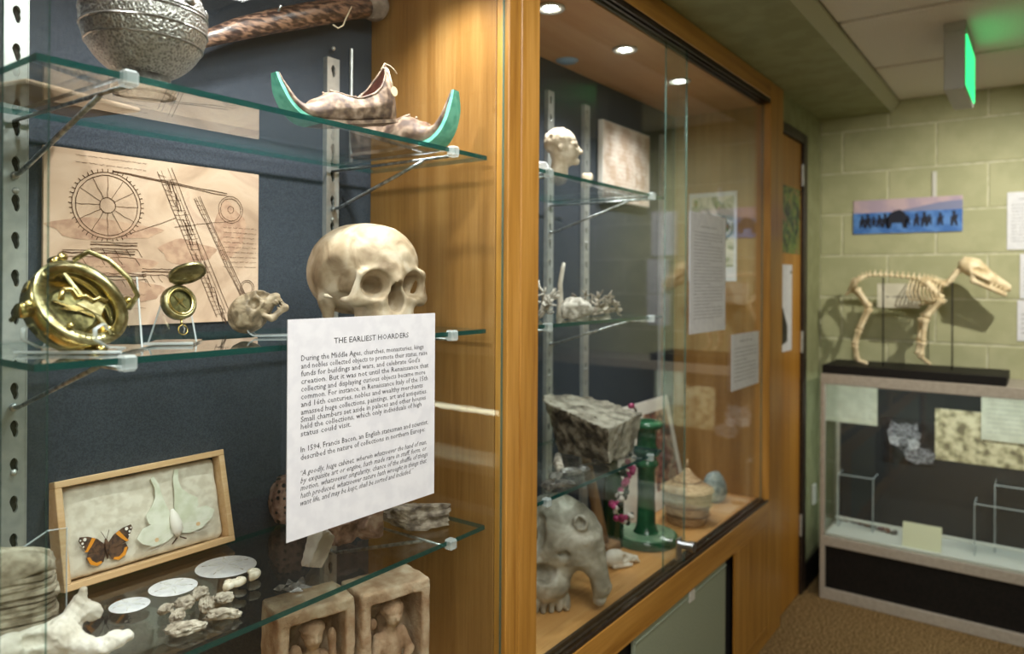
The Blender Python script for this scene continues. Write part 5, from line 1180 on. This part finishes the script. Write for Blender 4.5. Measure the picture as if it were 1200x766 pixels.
# ---- bead garland hanging from the shelf
gp = [(739, 536), (736, 546), (734, 556), (733, 566), (731, 574), (727, 582), (724, 590), (722, 598), (727, 606), (735, 611), (742, 606)]
GY = .085; g0 = oy(*gp[0], GY); ga = thing('bead_garland', 'string of magenta, dark and pearl beads hanging beside the candlestick', 'garland', tuple(g0)); G = [Vector(tuple(oy(*q_, GY) - g0)) for q_ in gp]
MB().tube([tuple(v) for v in G], .0015, 5).build('cord', 'string', ga, True)
rg = np.random.default_rng(4)
for k in range(46):
    t = k / 45 * (len(G) - 1); i = min(int(t), len(G) - 2); v = G[i].lerp(G[i + 1], t - i) + Vector(rg.normal(size=3)) * .006
    mt_ = 'magenta' if (t < 4 and k % 4) or (6.0 < t < 8.5 and k % 3) else ('white_bead' if k % 2 else 'dark_bead'); r = rg.uniform(.006, .0105)
    MB().ell(tuple(v), r, 8, 6).build('bead', mt_, ga, True)
MB().tube([(0, 0, 0), (.002, .01, .03), (-.006, .02, .062)], .0015, 5).build('hanger', 'string', ga, True)
p = oy(741, 476, .10); cg = thing('bead_clip', 'small magenta bead clip on top of the big stone block', 'clip', tuple(p)); MB().tube([(.0, 0, 0), (.022, 0, -.012), (.028, 0, -.026), (.012, 0, -.018)], .003, 6).build('wire_loop', 'chrome', cg, True); MB().ell((-.006, 0, .002), (.012, .009, .008), 10, 7).build('magenta_bead', 'magenta', cg, True)
for k, (px, py) in enumerate(((700, 640), (716, 645), (708, 634))):
    q = oz(px, py, FZ); tag(put(rock((.06, .05, .03), 140 + k, 8, .1, 3, 3, .3).build('driftwood_chip', 'pink_rock', smooth=True), (q[0], q[1] + .02, FZ), k), 'rough brown chip on the case floor by the small beaked skull', 'chip', 'brown chips on the case floor')

# ================================================================== END OF THE ROOM
# ---- narrow pictures on the door
c = [oy(*q_, YW - .001) for q_ in ((916, 215), (938, 225), (938, 303), (916, 298))]
e = sheet(DX1 - .02 - 2.89, c[0][2] - 1.43, facing((2.89, YW - .001, 1.43), (0, -1, 0)), 'leaf_poster', 'leaf_print', 'green and brown leaf poster on the narrow wooden door', 'poster', .001)
e = sheet(.185, .345, facing((2.888, YW - .001, 1.04), (0, -1, 0)), 'pinned_notice', 'paper', 'white pinned notice with dark picture on the narrow wooden door', 'notice', .001)
MB().prism([(.0, .02), (.12, .04), (.12, .10), (.06, .17), (0, .20)], .0002, .0008).build('dark_picture', 'wolf_bg', e); MB().lathe([(.0001, .006), (.006, .004), (.008, 0)], 10, T(.165, .315, 0)).build('pin', 'chrome', e)
# ---- switch box strip on the wall by the door
MB_ = MB().rbox((0, -.012, 0), (.045, 0, .09), .004); tag(put(MB_.build('wall_box', 'white_lam'), (3.40, YW, .33), 0), 'small pale box low on the wall beside the door', 'box')
# ---- banner
c = [ox(*q_, XE - .012) for q_ in ((1000, 235), (1128, 229), (1128, 271), (1000, 274))]; bw = abs(c[1][1] - c[0][1]); bz0 = (c[2][2] + c[3][2]) / 2; bh = (c[0][2] + c[1][2]) / 2 - bz0
bnr = thing('silhouette_banner', 'long blue banner with dark silhouettes above the dog skeleton', 'banner'); bnr.matrix_world = facing((XE - .012, c[3][1], bz0), (-1, 0, 0))
MB().rbox((0, 0, -.006), (bw, bh, 0), .001).build('board', 'blue_sky', bnr); MB().box((0, 0, 0), (bw, bh * .62, .0008)).build('blue_field', 'blue_band', bnr)
MB().prism([(bw * .38, bh * .62), (bw, bh * .62), (bw, bh * .88), (bw * .8, bh * .84), (bw * .62, bh * .74)], 0, .0006).build('far_hill', 'hill', bnr)
for k, u in enumerate((.09, .145, .20, .255, .31, .52, .60, .67, .715, .81, .93)):
    x, y = u * bw, bh * .33; s_ = bh * .24 * (1 + .2 * math.sin(k * 2.1))
    MB().prism([(x - s_ * .32, y - s_ * .6), (x - s_ * .12, y - s_ * .6), (x - s_ * .05, y - s_ * .1), (x + s_ * .1, y - s_ * .6), (x + s_ * .3, y - s_ * .6), (x + s_ * .2, y), (x + s_ * .34, y + s_ * .5), (x + s_ * .1, y + s_ * .45), (x + s_ * .1, y + s_ * .9), (x - s_ * .18, y + s_ * .9), (x - s_ * .16, y + s_ * .45), (x - s_ * .34, y + s_ * .2)], .0008, .0016).build('walking_silhouette', 'navy_ink', bnr)
x, y, s_ = .42 * bw, bh * .34, bh * .34
MB().prism([(x - s_ * .8, y - s_ * .6), (x - s_ * .5, y - s_ * .6), (x - s_ * .4, y - s_ * .15), (x + s_ * .35, y - s_ * .15), (x + s_ * .45, y - s_ * .6), (x + s_ * .75, y - s_ * .6), (x + s_ * .8, y + s_ * .2), (x + s_ * .6, y + s_ * .7), (x + s_ * .2, y + s_ * 1.0), (x - s_ * .25, y + s_ * .9), (x - s_ * .65, y + s_ * .6), (x - s_ * .9, y + s_ * .1)], .0008, .0016).build('large_silhouette', 'navy_ink', bnr)
MB().rbox((bw * .735, bh, -.004), (bw * .735 + .016, bh + .105, .0), .001).build('hanging_strip', 'white_lam', bnr)
# ---- papers pinned on the block wall
note('wall_notice', 'large white printed notice on the block wall beside the banner', [(1180, 226), (1232, 222), (1232, 292), (1180, 292)], (-1, 0, 0), 0, XE - .010, 12, t=.001)
note('wall_notice', 'white printed notice on the block wall below the large one', [(1195, 297), (1240, 297), (1240, 350), (1195, 350)], (-1, 0, 0), 0, XE - .010, 6, t=.001)
note('wall_notice', 'lowest white notice on the block wall above the showcase', [(1192, 352), (1240, 352), (1240, 400), (1192, 400)], (-1, 0, 0), 0, XE - .010, 5, t=.001)
# ---- exit sign
xs = 2.56; et = ox(1121, 40, xs); eb = ox(1137, 121, xs)
ex = thing('exit_sign', 'ceiling-hung sign box with a lit green face', 'exit sign', (xs, -.590, ZC))
zt = ZC - .0
ey0, ey1 = -.565 + .0, 0
MB().rbox((0, -.03, -.032), (.30, .03, 0), .003).build('ceiling_canopy', 'exit_grey', ex)
MB().rbox((-.005, -.028, -.205), (.305, .028, -.028), .003).build('housing', 'exit_grey', ex)
MB().rbox((.006, -.032, -.192), (.294, -.028, -.040), .001).build('lit_face', 'exit_green', ex)
# ---- black slab and dog skeleton
tag(MB().rbox((3.235, -.70, .937), (XE - .01, -.06, .972), .002).build('display_slab', 'black'), 'black slab on top of the showcase under the dog skeleton', 'slab')
SKX = 3.385; ZP = .972
def S(px, py, dx=0): q_ = ox(px, py, SKX); return Vector((SKX + dx, q_[1], q_[2]))
s0 = Vector((SKX, S(1050, 420).y, ZP)); dg = thing('dog_skeleton', 'mounted dog skeleton standing on the black slab', 'skeleton', tuple(s0))
def L(v): return tuple(v - s0)
spn = [(992, 345), (1000, 338), (1006, 326), (1020, 322), (1040, 322), (1060, 324), (1080, 326), (1094, 328), (1102, 332), (1108, 334), (1114, 328), (1121, 319), (1128, 314)]
def interp(pts, n):
    out = []
    for k in range(n):
        t = k / (n - 1) * (len(pts) - 1); i = min(int(t), len(pts) - 2); a, b = pts[i], pts[i + 1]; out.append((a[0] + (b[0] - a[0]) * (t - i), a[1] + (b[1] - a[1]) * (t - i)))
    return out
vp = interp(spn, 38)
for k, q_ in enumerate(vp):
    v = S(*q_); r = .0105 if 6 < k < 30 else (.007 if k <= 6 else .0135)
    m = MB().ell(L(v), (r, r * .95, r * .85), 8, 6).tube([L(v), L(v + Vector((0, -.004, .010 + r)))], [.004, .0022], 5)
    m.build('vertebra', 'bone_cream', dg, True)
def bone(m, a, b, r0, r1=None, e=1.5):
    r1 = r1 or r0; a = Vector(a); b = Vector(b); m.tube([tuple(a.lerp(b, t)) for t in (0, .06, .2, .5, .8, .94, 1)], [r0 * .8, r0 * e, r0, r0 * .85, r1, r1 * e, r1 * .8], 8); return m
for sx, off in ((-1, 0), (1, -7)):
    dx = sx * .038; f = lambda px, py, d_=1.: L(S(px + off, py, dx * d_))
    m = MB(); bone(m, f(1006, 338), f(1022, 360), .012, .011); bone(m, f(1022, 360), f(1010, 386), .010, .008); bone(m, f(1010, 386), f(1005, 404), .008, .008); bone(m, f(1005, 404), f(1008, 420), .008, .007); bone(m, f(1007, 421), f(1019, 425), .007, .006); m.build('hind_leg', 'bone_cream', dg, True)
    m = MB(); bone(m, f(1086, 330), f(1106, 350), .013, .010); bone(m, f(1106, 350), f(1086, 372), .012, .011); bone(m, f(1086, 372), f(1083, 400), .012, .010); bone(m, f(1083, 400), f(1081, 416), .011, .010); bone(m, f(1081, 417), f(1092, 426), .0065, .005); m.build('front_leg', 'bone_cream', dg, True)
    MB().prism([(0, 0), (.03, .008), (.075, -.05), (.068, -.062), (.045, -.055)], -.003, .003, basis(L(S(1078, 326, dx)), (0, -1, 0), (0, 0, 1), (-1, 0, 0))).build('shoulder_blade', 'bone_cream', dg)
    MB().tube([f(1000, 343, .5), f(1006, 328, .9), f(1016, 324, 1.)], [.007, .012, .006], 8).build('hip_bone', 'bone_cream', dg, True)
for k in range(9):
    px = 1068 + k * 4.6
    for sx in (-1, 1):
        top = S(px, 327 + k * .3, sx * .008); mid = S(px - 3, 342, sx * .052); low = S(px + 4, 356 - abs(k - 5), sx * .014); MB().tube([L(top), L(S(px - 1, 333, sx * .04)), L(mid), L(S(px, 351, sx * .04)), L(low)], .0032, 6).build('rib', 'bone_cream', dg, True)
MB().tube([L(S(1076, 357)), L(S(1108, 352))], .005, 6).build('breastbone', 'bone_cream', dg, True)
def f_dog(P):
    Q = P.copy(); Q[:, 1] = np.abs(Q[:, 1]); d = sE(P, (-4, 0, 1.0), (4.6, 3.4, 3.2)); d = smin(d, sC(P, (-1, 0, .6), (8.5, 0, -.9), 2.5, 1.3), 1.6); d = smin(d, sC(P, (-7.5, 0, 3.0), (-3, 0, 4.0), .6, .5), .8)
    d = smin(d, sC(Q, (-3.5, 3.4, -.4), (3.0, 3.2, -.8), .7, .7), .6); d = ssub(d, sE(Q, (.8, 2.9, 1.2), (1.7, 1.3, 1.4)), .4); d = ssub(d, sE(P, (9.8, 0, -.4), (1.3, .8, .8)), .3); d = ssub(d, sE(Q, (-1.4, 3.0, .6), (1.8, .9, 1.3)), .4)
    for k in range(5): d = smin(d, sC(Q, (2.4 + 1.4 * k, 1.6 - .12 * k, -1.8), (2.4 + 1.4 * k, 1.6 - .12 * k, -2.9), .5, .25), .2)
    j = sC(Q, (8.6, .5, -3.3), (-1.5, 2.6, -3.0), .85, .9); j = smin(j, sC(Q, (-1.5, 2.6, -3.0), (-3.2, 3.0, -.6), .9, .7), .6); return np.minimum(d, j) + .1 * noise(P, .9, 2)
dm = nets(f_dog, (-10, -5, -5.4), (11.5, 5, 5.6), .36); xf(dm, basis(L(S(1152, 322)), (0, -.90, -.43), (1, 0, 0), (0, -.43, .90)) @ Matrix.Scale(.0112, 4)); dm.build('skull', 'bone_cream', dg, True)
for px, ytop in ((1035, 325), (1116, 330)): MB().tube([L(Vector((SKX, S(px, 400).y, ZP))), L(S(px, ytop))], .0028, 8).build('support_rod', 'dark', dg, True)
lc = thing('skeleton_label', 'pale card with printed words hung inside the dog skeleton', 'label'); lc.matrix_world = facing(S(1028, 360), (-1, 0, 0)); MB().box((0, 0, -.001), (.16, .10, 0)).build('card', 'paper_cream', lc)
m = MB(); scribble(m, .03, .135, .045, .012, .003, np.random.default_rng(3)); xf(m, T(0, 0, .0004)).build('printed_words', 'ink', lc)
# ---- inside the showcase
XI = XE - .032
def inner(name, label, x0, y0, x1, y1, mat, cat, xx=XI, rows=0):
    a = ox(x0, y0, xx); b = ox(x1, y1, xx); w_ = abs(a[1] - b[1]); h_ = abs(a[2] - b[2]); e = sheet(w_, h_, facing((xx, a[1], min(a[2], b[2])), (-1, 0, 0)), name, mat, label, cat, .004)
    if rows:
        m = MB(); rg = np.random.default_rng(rows)
        for k in range(rows): scribble(m, w_ * .1, w_ * .9, h_ * (.92 - .84 * k / rows), .006, .0012, rg)
        xf(m, T(0, 0, .0005)).build('printed_text', 'grey_ink', e)
    return e, w_, h_
inner('printed_board', 'pale printed text panel in the showcase corner next to the wall', 969, 450, 1028, 499, 'paper_cream', 'panel', XI, 9)
we_, ww, wh = inner('wolf_photo', 'black and white photograph of a wolf face in the showcase', 1034, 489, 1095, 547, 'wolf_bg', 'photograph')
def blob(cx, cy, rx, ry, z, mat, nm, n=18, k=5, amp=.1, ph=0): MB().prism([(ww * cx + ww * rx * math.cos(t) * (1 + amp * math.sin(k * t + ph)), wh * cy + wh * ry * math.sin(t) * (1 + amp * math.cos(k * t + ph))) for t in np.linspace(0, 2 * PI, n + 1)[:-1]], z, z + .0004).build(nm, mat, we_)
blob(.42, .62, .32, .30, .0, 'wolf_grey', 'face'); blob(.72, .22, .30, .20, .0, 'wolf_grey', 'chest', k=7)
MB().prism([(ww * .12, wh * .72), (ww * .18, wh * .97), (ww * .36, wh * .82)], .0004, .0008).build('ear', 'wolf_grey', we_); MB().prism([(ww * .5, wh * .84), (ww * .68, wh * .95), (ww * .70, wh * .68)], .0004, .0008).build('ear', 'wolf_grey', we_)
blob(.26, .50, .13, .12, .0008, 'wolf_light', 'cheek'); blob(.58, .46, .15, .13, .0008, 'wolf_light', 'cheek'); blob(.42, .44, .10, .16, .0010, 'wolf_grey', 'muzzle'); blob(.41, .36, .045, .04, .0016, 'wolf_bg', 'nose'); blob(.31, .62, .035, .025, .0012, 'wolf_bg', 'eye'); blob(.54, .60, .035, .025, .0012, 'wolf_bg', 'eye')
inner('dig_photo', 'sandy coloured landscape photograph beside the wolf photograph', 1096, 478, 1215, 553, 'sand_print', 'photograph')
inner('printed_board', 'pale printed text panel overlapping the sandy photograph', 1150, 463, 1215, 522, 'paper_cream', 'panel', XI - .012, 8)
def riser(label, px0, px1, py0, py1, dx):
    a = ox(px0, py0, dx); b = ox(px1, py1, dx); y0, y1 = b[1], a[1]; h_ = a[2] - .272
    r = thing('acrylic_riser', label, 'stand', (dx, y1, .272)); w_ = y1 - y0; d_ = .10
    MB().rbox((0, -w_, h_ - .005), (d_, 0, h_), .001).build('top_plate', 'acrylic', r); MB().rbox((0, -.005, 0), (d_, 0, h_), .001).build('side_plate', 'acrylic', r); MB().rbox((0, -w_, 0), (d_, -w_ + .005, h_), .001).build('side_plate', 'acrylic', r)
    for yy in (0, -w_): MB().tube([(0, yy, 0), (0, yy, h_), (d_, yy, h_)], .002, 5).build('polished_edge', 'acrylic_edge', r)
    MB().tube([(0, 0, h_), (0, -w_, h_)], .002, 5).build('polished_edge', 'acrylic_edge', r)
riser('clear acrylic riser below the corner text panel', 982, 1023, 555, 600, 3.36); riser('taller clear acrylic riser below the sandy photograph', 1166, 1230, 568, 600, 3.40); riser('lower clear acrylic riser below the sandy photograph', 1142, 1225, 590, 600, 3.31)
for k in range(9):
    px = 984 + k * 8; q_ = oz(px, 608 + k * 2.2, .272); tag(put(rock((.030, .026, .018), 160 + k, 8, .1, 3, 3, .3).build('mineral_chip', ('mineral', 'lava', 'flint')[k % 3], smooth=True), (max(q_[0], 3.26), q_[1], .272), k), 'small dark mineral chip in the row on the white showcase deck', 'mineral', 'mineral chips in the showcase')
cdp = ox(1057, 640, 3.262); lc = thing('label_card', 'cream label card standing at the showcase glass', 'card'); lc.matrix_world = basis((3.262, cdp[1], .273), (0, -1, 0), Vector((.25, 0, .97)).normalized(), Vector((-.97, 0, .25)).normalized()); MB().box((0, 0, -.0012), (.135, .095, 0)).build('card', 'olive_card', lc)
# ---- ceiling fixtures and the wall lamp
for k, (tx, ty, tl_, te_) in enumerate(TROFFERS):
    t = thing('ceiling_light', ('recessed ceiling panel light over the aisle', 'square recessed ceiling panel light near the oak cabinets', 'recessed ceiling panel light behind the viewer')[k], 'light', (tx, ty, ZC)); MB().rbox((-.28, -tl_ / 2 - .03, -.010), (.28, tl_ / 2 + .03, -.001), .003).build('frame', 'led_ring', t); MB().box((-.25, -tl_ / 2, -.0125), (.25, tl_ / 2, -.0105)).build('diffuser', 'panel_light', t)
tl = thing('track_lamp', 'black ceiling spot lamp aimed at the dog skeleton', 'light', (WALL_SPOT[0], WALL_SPOT[1], ZC)); MB().lathe([(.0001, 0), (.035, 0), (.035, -.012), (.0001, -.012)], 20).build('canopy', 'black', tl, True); MB().lathe([(.03, .03), (.034, .05), (.028, .075), (.0001, .08)], 20, T(0, 0, -.07) @ Vector((-.9, -.36, .8)).to_track_quat('Z', 'Y').to_matrix().to_4x4(), cap=False).build('lamp_shell', 'black', tl, True); MB().tube([(0, 0, -.01), (-.035, -.03, -.05)], .006, 8).build('arm', 'black', tl)
